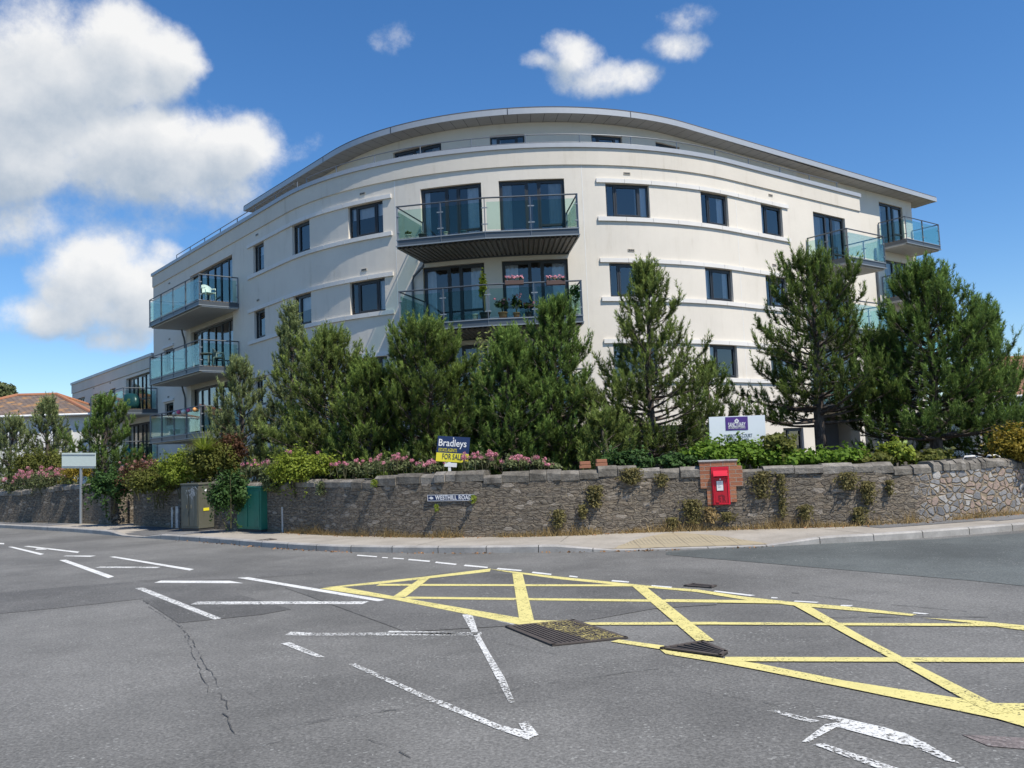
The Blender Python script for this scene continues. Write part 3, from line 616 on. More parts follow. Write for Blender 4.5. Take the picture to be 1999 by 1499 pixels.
def wallbox(mb, s0, s1, o0, o1, z0, z1, step=.45):
    S = ssteps(s0, s1, step)
    for a, b in zip(S, S[1:]):
        mb.quad(PT(a, o1, z0), PT(b, o1, z0), PT(b, o1, z1), PT(a, o1, z1)); mb.quad(PT(b, o0, z0), PT(a, o0, z0), PT(a, o0, z1), PT(b, o0, z1))
        mb.quad(PT(a, o1, z1), PT(b, o1, z1), PT(b, o0, z1), PT(a, o0, z1)); mb.quad(PT(a, o0, z0), PT(b, o0, z0), PT(b, o1, z0), PT(a, o1, z0))
    for s_, fl in ((s0, 0), (s1, 1)):
        q = [PT(s_, o0, z0), PT(s_, o1, z0), PT(s_, o1, z1), PT(s_, o0, z1)]; mb.quad(*(q if not fl else q[::-1]))
    return mb
def wall_sheet(mb, s0, s1, z0, z1, off, holes, depth=.16):
    S = set(ssteps(s0, s1)); Z = {z0, z1}
    hs = [h for h in holes if h[0] >= s0-1e-6 and h[1] <= s1+1e-6]
    for h in hs: S |= {h[0], h[1]}; Z |= {max(h[2], z0), min(h[3], z1)}
    S = sorted(S); Z = sorted(Z)
    S = [s for i, s in enumerate(S) if i == 0 or s-S[i-1] > 1e-5]
    for a, b in zip(S, S[1:]):
        for c, d in zip(Z, Z[1:]):
            ms, mz = (a+b)/2, (c+d)/2
            if any(h[0] < ms < h[1] and h[2] < mz < h[3] for h in hs): continue
            mb.quad(PT(a, off, c), PT(b, off, c), PT(b, off, d), PT(a, off, d))
    for h in hs:
        dp = h[4] if len(h) > 4 else depth; o2 = off-dp; T = [s for s in S if h[0]-1e-6 <= s <= h[1]+1e-6]
        for a, b in zip(T, T[1:]):
            mb.quad(PT(a, off, h[3]), PT(b, off, h[3]), PT(b, o2, h[3]), PT(a, o2, h[3])); mb.quad(PT(a, o2, h[2]), PT(b, o2, h[2]), PT(b, off, h[2]), PT(a, off, h[2]))
        a, b = h[0], h[1]
        mb.quad(PT(a, off, h[2]), PT(a, off, h[3]), PT(a, o2, h[3]), PT(a, o2, h[2])); mb.quad(PT(b, o2, h[2]), PT(b, o2, h[3]), PT(b, off, h[3]), PT(b, off, h[2]))
BLD = empty('apartment_building', (*WX(10, -6)[0], 0), 'cream four storey curved apartment block with set back penthouse and glass balconies', 'apartment building')
F2, F1, F0, FG = 9.02, 6.12, 3.22, .35
DOORT = (11.4, 8.5, 5.6)
win = []                                           # (s0, s1, z0, z1, kind, wall offset)
for lv, dz in enumerate((0, 2.9, 5.8)):
    hd, sl = 11.24-dz, 10.02-dz
    win += [(-3.33, -2.2, sl, hd, 'pair', 0.), (.55, 1.86, sl, hd, 'pair', 0.), (4.1, 5.73, sl, hd, 'triple', 0.), (14.06, 15.76, sl, hd, 'triple', 0.), (18.05, 19.48, sl, hd, 'pair', 0.), (21.5, 22.86, sl, hd, 'pair', 0.)]
    dt = DOORT[lv]; df = (F2, F1, F0)[lv]+.02
    win += [(7.3, 9.59, df, dt, 'door', 0.), (10.22, 12.56, df, dt, 'door', 0.), (25.0, 27.35, df, dt, 'door', 0.)]
for (a, b) in ((-11.3, -5.72),):
    for lv in range(3): win.append((a, b, (F2, F1, F0)[lv]+.02, DOORT[lv], 'wide_door', 0.))
win += [(-15.4, -14.0, 4.0, 5.2, 'pair', 0.), (-15.4, -14.0, 6.9, 8.1, 'pair', 0.)]
# ground floor glazing
win += [(8.9, 10.6, .55, 2.5, 'door', 0.), (11.0, 13.1, .55, 2.5, 'door', 0.), (13.95, 15.3, .55, 2.5, 'door', 0.), (15.6, 18.05, .55, 2.5, 'door', 0.), (18.5, 20.3, .55, 2.5, 'door', 0.), (22.0, 23.3, .9, 2.3, 'pair', 0.), (-3.3, -1.5, .9, 2.4, 'pair', 0.), (1.5, 4., .9, 2.4, 'pair', 0.), (-11.3, -5.72, .4, 2.6, 'wide_door', 0.)]
lowwin = [(-34.75, -32.38, 5.1, 6.95, 'door', 0.), (-30.2, -29.0, 5.75, 6.9, 'pair', 0.), (-26.05, -24.85, 5.75, 6.9, 'pair', 0.), (-22.62, -17.62, 5.08, 7.23, 'wide_door', 0.), (-22.62, -17.62, 2.2, 4.42, 'wide_door', 0.), (-34.75, -32.38, 2.2, 4.3, 'door', 0.), (-30.2, -29.0, 2.9, 4.0, 'pair', 0.)]
PH = -2.9
RO = -3.1
pent = [(3.92, 6.9, 12.15, 14.2, 'door', PH), (9.5, 11.26, 12.95, 14.17, 'triple', PH), (14.72, 16.46, 12.95, 14.17, 'triple', PH), (18.58, 20.22, 12.95, 14.2, 'pair', PH)]
rear = [(28.5, 30.4, 13.1, 14.22, 'pair', RO), (35.68, 38.0, 11.95, 14.2, 'door', RO), (35.75, 38.05, 9.05, 11.12, 'door', RO), (35.75, 38.05, 6.15, 8.25, 'door', RO), (31.6, 33.2, 6.8, 8.2, 'pair', RO), (31.6, 33.2, 4.0, 5.3, 'pair', RO)]
TOP = 12.0
mb = MB(); mw = [w[:4]+((.22,) if w[4] == 'wide_door' else ()) for w in win]
LEFT, REND_S, REAR = -17.25, 28.54, 38.95
wall_sheet(mb, LEFT, 24.4, -.1, TOP, 0., mw)
wall_sheet(mb, 24.4, REND_S, 3.0, TOP, 0., mw)
for s_, fl in ((LEFT, 1), (REND_S, 0)):
    q = [PT(s_, 0, -.1), PT(s_, -4.5, -.1), PT(s_, -4.5, TOP), PT(s_, 0, TOP)]; mb.quad(*(q if not fl else q[::-1]))
mb.build('wall', REND, BLD)
mb = MB(); wall_sheet(mb, REND_S-.2, REAR, 3.0, 14.62, RO, [w[:4] for w in rear])
q = [PT(REAR, RO, -.1), PT(REAR, -9, -.1), PT(REAR, -9, 14.62), PT(REAR, RO, 14.62)]; mb.quad(*q); mb.build('rear_wing_wall', REND, BLD)
mb = MB(); wall_sheet(mb, -36.0, LEFT-.002, -.1, 7.4, 0., [w[:4]+((.22,) if w[4] == 'wide_door' else ()) for w in lowwin])
q = [PT(-36, 0, -.1), PT(-36, -9, -.1), PT(-36, -9, 7.4), PT(-36, 0, 7.4)]; mb.quad(*q[::-1]); mb.build('low_wing_wall', REND, BLD)
# lower right: dark undercroft behind white piers, entrance glazing further right
mb = MB(); wallbox(mb, 24.4, REND_S, -.3, 0., 2.75, 3.0); mb.build('undercroft_beam', REND, BLD)
for s_ in (24.42, 27.3): wallbox(MB(), s_, s_+.38, -.42, 0.004, -.1, 2.75).build('pier', REND, BLD)
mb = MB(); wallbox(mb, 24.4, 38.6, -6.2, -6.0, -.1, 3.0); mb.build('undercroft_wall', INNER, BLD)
mb = MB(); wallbox(mb, 24.4, REAR, -6.0, -.45, .2, .3); mb.build('undercroft_floor', PAVE, BLD)
mb = MB(); wallbox(mb, 24.4, REND_S-.02, -6.0, -.31, 2.8, 2.99); wallbox(mb, REND_S, REAR, -6.0, RO-.01, 2.8, 2.99); mb.build('undercroft_ceiling', SOFF, BLD)
ENT = simple('entrance_frame', (.30, .33, .36), .5, .3); LIME = simple('lime_panel', (.38, .50, .17), .6)
for s_ in (32.2, 33.6, 35.0, 36.4): wallbox(MB(), s_, s_+.12, RO-.5, RO-.38, .3, 2.99).build('entrance_post', ENT, BLD)
wallbox(MB(), 32.32, 36.4, RO-.5, RO-.4, 2.25, 2.36).build('entrance_transom', ENT, BLD)
for a, b in ((33.0, 33.12), (34.5, 34.62), (36.9, 37.7)): wallbox(MB(), a, b, RO-.62, RO-.56, .4, 2.1).build('lime_panel', LIME, BLD)
# parapets, copings
def parapet(s0, s1, top, name='parapet', h=.78):
    mb = MB(); wallbox(mb, s0, s1, -.3, .055, top-h, top-.16); mb.build(name, PARA, BLD)
    mb = MB(); wallbox(mb, s0-.04, s1+.04, -.36, .12, top-.16, top); mb.build('coping', COPE, BLD)
parapet(LEFT, REND_S, 12.67); parapet(-36.0, LEFT-.05, 8.2, 'low_parapet')
# fine render movement joints
BEAD = simple('joint_bead', (.78, .77, .74), .8)
for s_ in (6.25, 13.2, 19.95): wallbox(MB(), s_, s_+.02, 0.001, .004, 3., 11.88).build('movement_joint', BEAD, BLD)
# projecting window bands with joints between the stones
for lv, dz in enumerate((0, 2.9, 5.8)):
    for (a, b) in ((-3.9, 6.12), (13.72, 23.25)):
        for nm, z0, z1, o in (('lintel_band', 11.25-dz, 11.40-dz, .065), ('sill_band', 9.85-dz, 10.0-dz, .075)):
            mb = MB(); n = 9; w = (b-a)/n
            for k in range(n): wallbox(mb, a+w*k+(.006 if k else 0), a+w*(k+1)-(.006 if k < n-1 else 0), .001, o, z0, z1, .4)
            mb.build(nm, BAND, BLD)
for z in (5.28, 8.18): wallbox(MB(), -15.6, -13.85, .001, .08, z, z+.13).build('lintel_band', BAND, BLD)
# floors, inner wall, roofs
mb = MB()
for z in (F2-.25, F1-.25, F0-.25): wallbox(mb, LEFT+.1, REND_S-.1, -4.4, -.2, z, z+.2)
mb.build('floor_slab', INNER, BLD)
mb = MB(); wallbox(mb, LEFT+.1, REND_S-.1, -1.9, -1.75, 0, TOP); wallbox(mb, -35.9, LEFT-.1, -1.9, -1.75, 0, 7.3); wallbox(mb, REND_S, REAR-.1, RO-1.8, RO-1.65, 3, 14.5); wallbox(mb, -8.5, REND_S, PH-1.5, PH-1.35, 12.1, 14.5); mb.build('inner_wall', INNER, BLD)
mb = MB(); wallbox(mb, LEFT+.3, REND_S-.02, -8.5, -.31, 11.9, 12.0); mb.build('terrace_deck', FELT, BLD)
mb = MB(); wallbox(mb, -35.8, LEFT-.1, -9, -.31, 7.3, 7.4); mb.build('low_roof', FELT, BLD)
mb = MB(); wall_sheet(mb, -8.8, REND_S-.21, 12.0, 14.62, PH, [w[:4] for w in pent]); q = [PT(-8.8, PH, 12), PT(-8.8, -8, 12), PT(-8.8, -8, 14.62), PT(-8.8, PH, 14.62)]; mb.quad(*q[::-1]); mb.build('penthouse_wall', PARA, BLD)
# main roof: fascia, soffit boards, felt top
EDGE, R0, R1 = -2.1, -9.45, 40.3
def edge(s): return EDGE-.24*np.interp(s, [20, 30], [0, 1])
mb = MB(); mt = MB(); S = ssteps(R0, R1, .5)
for a, b in zip(S, S[1:]):
    ea, eb = edge(a), edge(b)
    mb.quad(PT(a, ea, 14.66), PT(b, eb, 14.66), PT(b, eb, 14.88), PT(a, ea, 14.88)); mb.quad(PT(a, ea-.05, 14.66), PT(b, eb-.05, 14.66), PT(b, eb, 14.66), PT(a, ea, 14.66)); mb.quad(PT(a, ea, 14.88), PT(b, eb, 14.88), PT(b, eb-.06, 14.88), PT(a, ea-.06, 14.88))
    mt.quad(PT(a, ea-.02, 14.884), PT(b, eb-.02, 14.884), PT(b, eb-.02, 14.935), PT(a, ea-.02, 14.935)); mt.quad(PT(a, ea-.02, 14.935), PT(b, eb-.02, 14.935), PT(b, -9, 15.15), PT(a, -9, 15.15))
for s_, fl in ((R0, 1), (R1, 0)):
    q = [PT(s_, edge(s_), 14.66), PT(s_, -9, 14.66), PT(s_, -9, 14.88), PT(s_, edge(s_), 14.88)]; mb.quad(*(q[::-1] if fl else q))
roof = mt.build('roof', FELT, BLD); mb.build('fascia', FASC, roof)
mb = MB()
for s_ in (-.7, 4.6, 10.5, 16.4, 22.4, 28.4, 34.4): wallbox(mb, s_, s_+.035, edge(s_)-.01, edge(s_)+.006, 14.655, 14.89)
mb.build('fascia_seam', FRAME, roof)
mb = MB(); s_ = R0+.03
while s_ < R1-.1:
    e = min(s_+.615, R1-.03)
    mb.quad(PT(s_, edge(s_)-.05, 14.662), PT(s_, -3.6, 14.60), PT(e, -3.6, 14.60), PT(e, edge(e)-.05, 14.662)); s_ = e+.022
mb.build('soffit_board', SOFF, roof); mb = MB(); S = ssteps(R0, R1, .5)
for a, b in zip(S, S[1:]): mb.quad(PT(a, edge(a)-.04, 14.675), PT(a, -8.9, 14.675), PT(b, -8.9, 14.675), PT(b, edge(b)-.04, 14.675))
mb.build('soffit_backing', FRAME, roof)
# windows
def bar(mb, A, B, ux, un, w, z0, z1, d0, d1): pass
nwin = 0
def window(w):
    global nwin; s0, s1, z0, z1, kind, off = w; nwin += 1
    rec = .20 if kind == 'wide_door' else .13
    p0, p1 = PT(s0, off-rec, 0)[:2], PT(s1, off-rec, 0)[:2]; L = np.linalg.norm(p1-p0); ux = (p1-p0)/L; un = np.array([ux[1], -ux[0]])
    def q(x, d, z): p = p0+ux*x+un*d; return (p[0], p[1], z)
    mb = MB()
    def member(x0, x1, a, b, d0=-.05, d1=.03): mb.hexa([q(x0, d0, a), q(x1, d0, a), q(x1, d1, a), q(x0, d1, a), q(x0, d0, b), q(x1, d0, b), q(x1, d1, b), q(x0, d1, b)])
    fw = .065; e = .012
    member(e, fw, z0, z1); member(L-fw, L-e, z0, z1); member(fw, L-fw, z0, z0+fw); member(fw, L-fw, z1-fw-.01, z1)
    if kind == 'pair': cuts = [.30] if rnd.random() < .5 else [.27]; sash = [1]
    elif kind == 'triple': cuts = [.21, .78]; sash = [1]
    elif kind == 'door': cuts = [.43, .60]; sash = [0, 2]
    else: cuts = [.18, .36, .52, .68, .84]; sash = [1, 3]
    if L < 1.0: cuts = []; sash = [0]
    xs = [fw]+[c*L for c in cuts]+[L-fw]
    for c in xs[1:-1]: member(c-.035, c+.035, z0+fw, z1-fw-.01)
    for k in sash:                                 # opening sashes stand a little proud with a heavier frame
        a, b = xs[k]+(.035 if k else 0), xs[k+1]-(.035 if k < len(xs)-2 else 0); c, d = z0+fw, z1-fw-.01; t = .05
        member(a, a+t, c, d, -.03, .045); member(b-t, b, c, d, -.03, .045); member(a+t, b-t, c, c+t, -.03, .045); member(a+t, b-t, d-t, d, -.03, .045)
        if kind in ('door', 'wide_door') and k == sash[-1]: member(a+t, b-t, c+.62, c+.69, -.03, .045)
    f = mb.build('window_frame', FRAME, BLD)
    mb = MB(); mb.quad(q(fw, 0, z0+.05), q(L-fw, 0, z0+.05), q(L-fw, 0, z1-.06), q(fw, 0, z1-.06)); mb.build('pane', PANE, f)
    if z1 > 2.6:
        r = rnd.random(); spans = []
        if kind in ('door', 'wide_door'): spans = [(.03, .03+rnd.uniform(.1, .34)), (rnd.uniform(.75, .86), .97)] if r < .75 else [(.03, .38)]
        elif r < .3: spans = [(.04, .30)]
        elif r < .55: spans = [(.04, .22), (.78, .96)]
        elif r < .75: spans = [(.05, .95)]
        else: spans = [(.70, .97)]
        mt = CURB if rnd.random() < .25 else CURT
        for a, b in spans:
            mb = MB(); n = max(6, int((b-a)*L/.045)); prev = None; zt, zb = z1-.03, z0+.03
            if kind in ('pair', 'triple') and a < .06 and b > .9: zb = z1-(z1-z0)*rnd.uniform(.3, .6)
            for i in range(n+1):
                x = (a+(b-a)*i/n)*L; d = -.085+.025*math.sin(i*1.35+r*9)*(1 if b-a < .8 else .25); cur = (q(x, d, zb), q(x, d, zt))
                if prev: mb.quad(prev[0], cur[0], cur[1], prev[1])
                prev = cur
            mb.build('curtain', mt, f)
    return f
for w in win+lowwin+pent+rear: window(w)
# small vents above the windows
for s_, z in ((4.84, 11.63), (-2.87, 11.66), (4.82, 8.74), (-2.87, 8.78), (14.91, 11.62), (14.92, 8.8), (22.17, 11.66), (22.11, 8.8), (-14.47, 11.63), (-14.53, 8.61), (-14.77, 5.52), (-26., 7.3), (-30., 7.3)):
    mb = MB(); wallbox(mb, s_-.13, s_+.13, .0, .02, z-.04, z+.05); v = mb.build('air_vent', VENT, BLD); mb = MB()
    for k in range(3): wallbox(mb, s_-.11+.075*k, s_-.05+.075*k, .02, .024, z-.02, z+.03)
    mb.build('vent_slot', FRAME, v)
# down pipes
P = lambda s, o, z: PT(s, o, z)
MB().tube([P(7.5, .3, 8.7), P(7.45, .28, 8.5), P(6.98, .1, 8.2), P(6.92, .07, 8.0), P(6.92, .07, 5.9)], .045).build('downpipe', PIPE, BLD)
for z in (8.72, 5.82): MB().tube([P(-11.75, .3, z), P(-11.78, .25, z-.15), P(-11.98, .1, z-.4), P(-11.98, .07, z-.6), P(-11.98, .07, z-2.55)], .045).build('downpipe', PIPE, BLD)
MB().tube([P(34.9, RO+.08, 11.6), P(34.9, RO+.08, 3.1)], .06).build('downpipe', PIPE, BLD)
# terrace railing behind the coping
def railing(s0, s1, off, zb, hs, step, name, spikes=False):
    S = np.arange(s0, s1, .4); mb = MB()
    for h in hs: mb.tube([PT(s, off, zb+h) for s in S], .02, 6)
    r = mb.build(name, POST, BLD)
    for s in np.arange(s0, s1+.01, step): MB().tube([PT(s, off, zb-.5), PT(s, off, zb+hs[-1])], .022, 6).build('railing_post', POST, r)
    if spikes:
        mb = MB()
        for s in np.arange(s0, s1, .085):
            j = rnd.uniform(-.03, .03); mb.tube([PT(s, -.22, 12.66), PT(s+j, -.22+rnd.uniform(-.05, .1), 12.66+rnd.uniform(.06, .14))], .005, 3, False)
        b = mb.build('bird_spikes', simple('spike_plastic', (.55, .53, .5), .6), r); b['kind'] = 'stuff'
railing(1.0, 28.2, -.45, 12.67, (.22, .52), 2.05, 'terrace_railing', True)
railing(-14.2, 0.6, -.3, 12.67, (.48,), 2.1, 'roof_railing')
# balconies
def balcony(sp, off, z, parent_kind='flat', kinks=(), posts=3, o_in=0., ribs=False, chairs=False, sideposts=1):
    s0, s1 = sp; fr = [s0]+list(kinks)+[s1]
    F = [PT(s, off, 0)[:2] for s in fr]; G = [PT(s, o_in, 0)[:2] for s in np.linspace(s0, s1, 9)]
    poly = F+G[::-1]
    mb = MB(); mb.prism(poly, z-.21, z-.035); b = mb.build('balcony', METAL, BLD)
    def inset(k): 
        return [PT(s_, off+k, 0)[:2] for s_ in fr]
    mb = MB(); mb.prism([PT(s0-.03, off+.05, 0)[:2]]+[PT(k, off+.05, 0)[:2] for k in kinks]+[PT(s1+.03, off+.05, 0)[:2]]+[PT(s1+.03, o_in+.02, 0)[:2]]+[PT(s, o_in+.02, 0)[:2] for s in np.linspace(s1, s0, 8)[1:-1]]+[PT(s0-.03, o_in+.02, 0)[:2]], z-.25, z-.214); mb.build('flange', LIP, b)
    mb = MB(); mb.prism([PT(s0-.02, off+.03, 0)[:2]]+[PT(k, off+.03, 0)[:2] for k in kinks]+[PT(s1+.02, off+.03, 0)[:2], PT(s1+.02, off-.12, 0)[:2]]+[PT(k, off-.12, 0)[:2] for k in kinks[::-1]]+[PT(s0-.02, off-.12, 0)[:2]], z-.03, z+.004); mb.build('kerb_angle', LIP, b)
    mb = MB(); d = off-.14
    nb = 11
    for i in range(nb):
        o_a, o_b = .03+o_in+(d-.03-o_in)*i/nb, .03+o_in+(d-.03-o_in)*(i+.82)/nb
        def pl(o): return [PT(s0+.03, o, 0)[:2]]+[PT(k, o, 0)[:2] for k in kinks]+[PT(s1-.03, o, 0)[:2]]
        A, B = pl(o_a), pl(o_b)
        for j in range(len(A)-1): mb.hexa([(*A[j], z-.03), (*A[j+1], z-.03), (*B[j+1], z-.03), (*B[j], z-.03), (*A[j], z), (*A[j+1], z), (*B[j+1], z), (*B[j], z)])
    mb.build('deck', DECK, b)
    mb = MB()
    fa = lambda s, o: np.interp(o, [o_in, off], [0, 1])
    def FP(s):                                     # front line point at s (chevron front is straight between kinks)
        for (a, A), (c, C_) in zip(zip(fr, F), zip(fr[1:], F[1:])):
            if a-1e-6 <= s <= c+1e-6: return A+(C_-A)*(s-a)/(c-a)
    if ribs:
        n = int((s1-s0)/.15); st = (s1-s0)/n
        for i in range(n):
            a, c = s0+st*i, s0+st*(i+1)
            for (u0, u1, h0, h1) in ((a, a+.08, -.02, -.02), (a+.08, a+.10, -.02, .03), (a+.10, c-.02, .03, .03), (c-.02, c, .03, -.02)):
                p, q = FP(u0)*.97+PT(u0, o_in, 0)[:2]*.03, FP(min(u1, s1))*.97+PT(min(u1, s1), o_in, 0)[:2]*.03; g0, g1 = PT(u0, o_in+.05, 0)[:2], PT(min(u1, s1), o_in+.05, 0)[:2]
                mb.quad((*p, z-.28+h0), (*g0, z-.31+h0), (*g1, z-.31+h1), (*q, z-.28+h1))
        mb.build('soffit', SOFB, b); mb = MB()
        for a, c in zip(np.linspace(s0, s1, 9), np.linspace(s0, s1, 9)[1:]): wallbox(mb, a, c, o_in+.0, o_in+.06, z-.37, z-.25)
        mb.build('wall_angle', METAL, b); mb = MB()
        for s_ in (s0, s1):
            p, g = FP(s_), PT(s_, o_in, 0)[:2]; t = (PT(s_+.02, off, 0)-PT(s_-.02, off, 0))[:2]*.5
            mb.hexa([(*(g-t), z-.35), (*(g+t), z-.35), (*(p+t), z-.30), (*(p-t), z-.30), (*(g-t), z-.25), (*(g+t), z-.25), (*(p+t), z-.25), (*(p-t), z-.25)])
        mb.build('side_plate', LIP, b)
    else:
        mb.prism([PT(s, off-.10, 0)[:2] for s in fr]+[PT(s, o_in+.04, 0)[:2] for s in fr[::-1]], z-.30, z-.252); mb.build('soffit', SOFL, b)
    # uprights, glass and hand rail
    H = 1.13; ps = list(np.linspace(s0, s1, posts)) if not kinks else sorted(set(list(np.linspace(s0, kinks[0], 3))+list(np.linspace(kinks[0], s1, 3))))
    front = [(FP(s), s) for s in ps]
    cor = [front[0][0], front[-1][0]]; W0, W1 = PT(s0, o_in+.04, 0)[:2], PT(s1, o_in+.04, 0)[:2]
    line = [(W0, 0)]+[(W0+(cor[0]-W0)*.5, 0) if sideposts > 1 else None]+[(f, 1) for f, _ in front]+[(cor[1]+(W1-cor[1])*.5, 0) if sideposts > 1 else None]+[(W1, 0)]
    line = [x[0] for x in line if x is not None]; c0 = sum(line)/len(line)
    for p in line:
        k = p+(c0-p)/np.linalg.norm(c0-p)*.02; i = [np.allclose(p, x) for x in line].index(True); d = line[min(i+1, len(line)-1)]-line[max(i-1, 0)]
        MB().box((*k, z+H/2-.12), (.07, .022, H+.22), math.atan2(d[1], d[0])+math.pi/2*(0 if 0 else 1)).build('upright', POST, b)
    for p, q in zip(line, line[1:]):
        d = q-p; L = np.linalg.norm(d)
        if L < .3: continue
        u = d/L; a, c = p+u*.07, q-u*.07; n = np.array([-u[1], u[0]])*.006
        mb = MB(); mb.hexa([(*(a-n), z+.06), (*(c-n), z+.06), (*(c+n), z+.06), (*(a+n), z+.06), (*(a-n), z+.99), (*(c-n), z+.99), (*(c+n), z+.99), (*(a+n), z+.99)]); gp = mb.build('glass_panel', BGLASS, b)
        mb = MB()
        for e_, sg in ((a, 1), (c, -1)):
            for zz in (.25, .8): mb.box((*(e_-u*sg*.02), z+zz), (.11, .035, .035), math.atan2(u[1], u[0]))
        mb.build('glass_clamp', LIP, b)
    hp = [W0]+[cor[0]]+[f for f, s in front[1:-1]]+[cor[1], W1]
    MB().tube([(*p, z+H) for p in hp], .027, 8).build('handrail', METAL, b)
    return b
BAL = {}
for i, z in enumerate((F2, F1, F0)):
    BAL['c', i] = balcony((7.36, 12.6), 2.2, z, kinks=(9.97,), ribs=True)
    BAL['l', i] = balcony((-12.0, -5.0), 1.78, z, posts=5, o_in=-.0)
    BAL['r', i] = balcony((24.4, 27.1), 1.85, z, posts=2, sideposts=2)
for z in (11.86, 9.0, 6.1): balcony((35.4, 38.75), -1.6, z, posts=3, o_in=RO)
for z in (5.02, 2.12): balcony((-23.4, -16.6), 1.78, z, posts=5)
# stained infill panels of the recessed left bay
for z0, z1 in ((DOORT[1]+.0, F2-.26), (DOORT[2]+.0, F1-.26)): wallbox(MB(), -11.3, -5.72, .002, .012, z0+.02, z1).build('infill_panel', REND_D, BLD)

# ---------------------------------------------------------------- planting
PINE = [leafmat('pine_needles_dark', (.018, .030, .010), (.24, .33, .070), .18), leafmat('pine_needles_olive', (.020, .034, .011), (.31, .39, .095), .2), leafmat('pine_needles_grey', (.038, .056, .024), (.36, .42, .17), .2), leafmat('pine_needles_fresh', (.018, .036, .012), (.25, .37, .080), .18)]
def unit(v): return v/(np.linalg.norm(v, axis=-1, keepdims=True)+1e-9)
def needles(P, D, Ln, tint, rg, n=36, nl=.095, w=.0155, spread=.72):
    """bottle-brush shoots: arrays of base points, directions, lengths"""
    N = len(P); u = rg.random((N, n))**.85; a = rg.random((N, n))*2*np.pi
    ref = np.where(np.abs(D[:, 2:3]) < .9, np.array([[0, 0, 1.]]), np.array([[1., 0, 0]])); X = unit(np.cross(D, ref)); Y = np.cross(D, X)
    rad = np.cos(a)[..., None]*X[:, None]+np.sin(a)[..., None]*Y[:, None]
    sp = spread*(1.1-.45*u)[..., None]; d = unit(D[:, None]*(1-.55*sp)+rad*sp)
    b = P[:, None]+D[:, None]*(Ln[:, None]*u)[..., None]
    side = unit(np.cross(d, rg.normal(size=d.shape)))*w*.5; L = (nl*(.75+.5*rg.random((N, n))))[..., None]
    V = np.stack([b-side, b+side, b+d*L], axis=2).reshape(-1, 3)
    return V, np.clip(tint[:, None]*(.12+1.2*u), 0, 1).ravel()  # paler new-growth tips; darker shoot bases put self-shadow into the needle colour
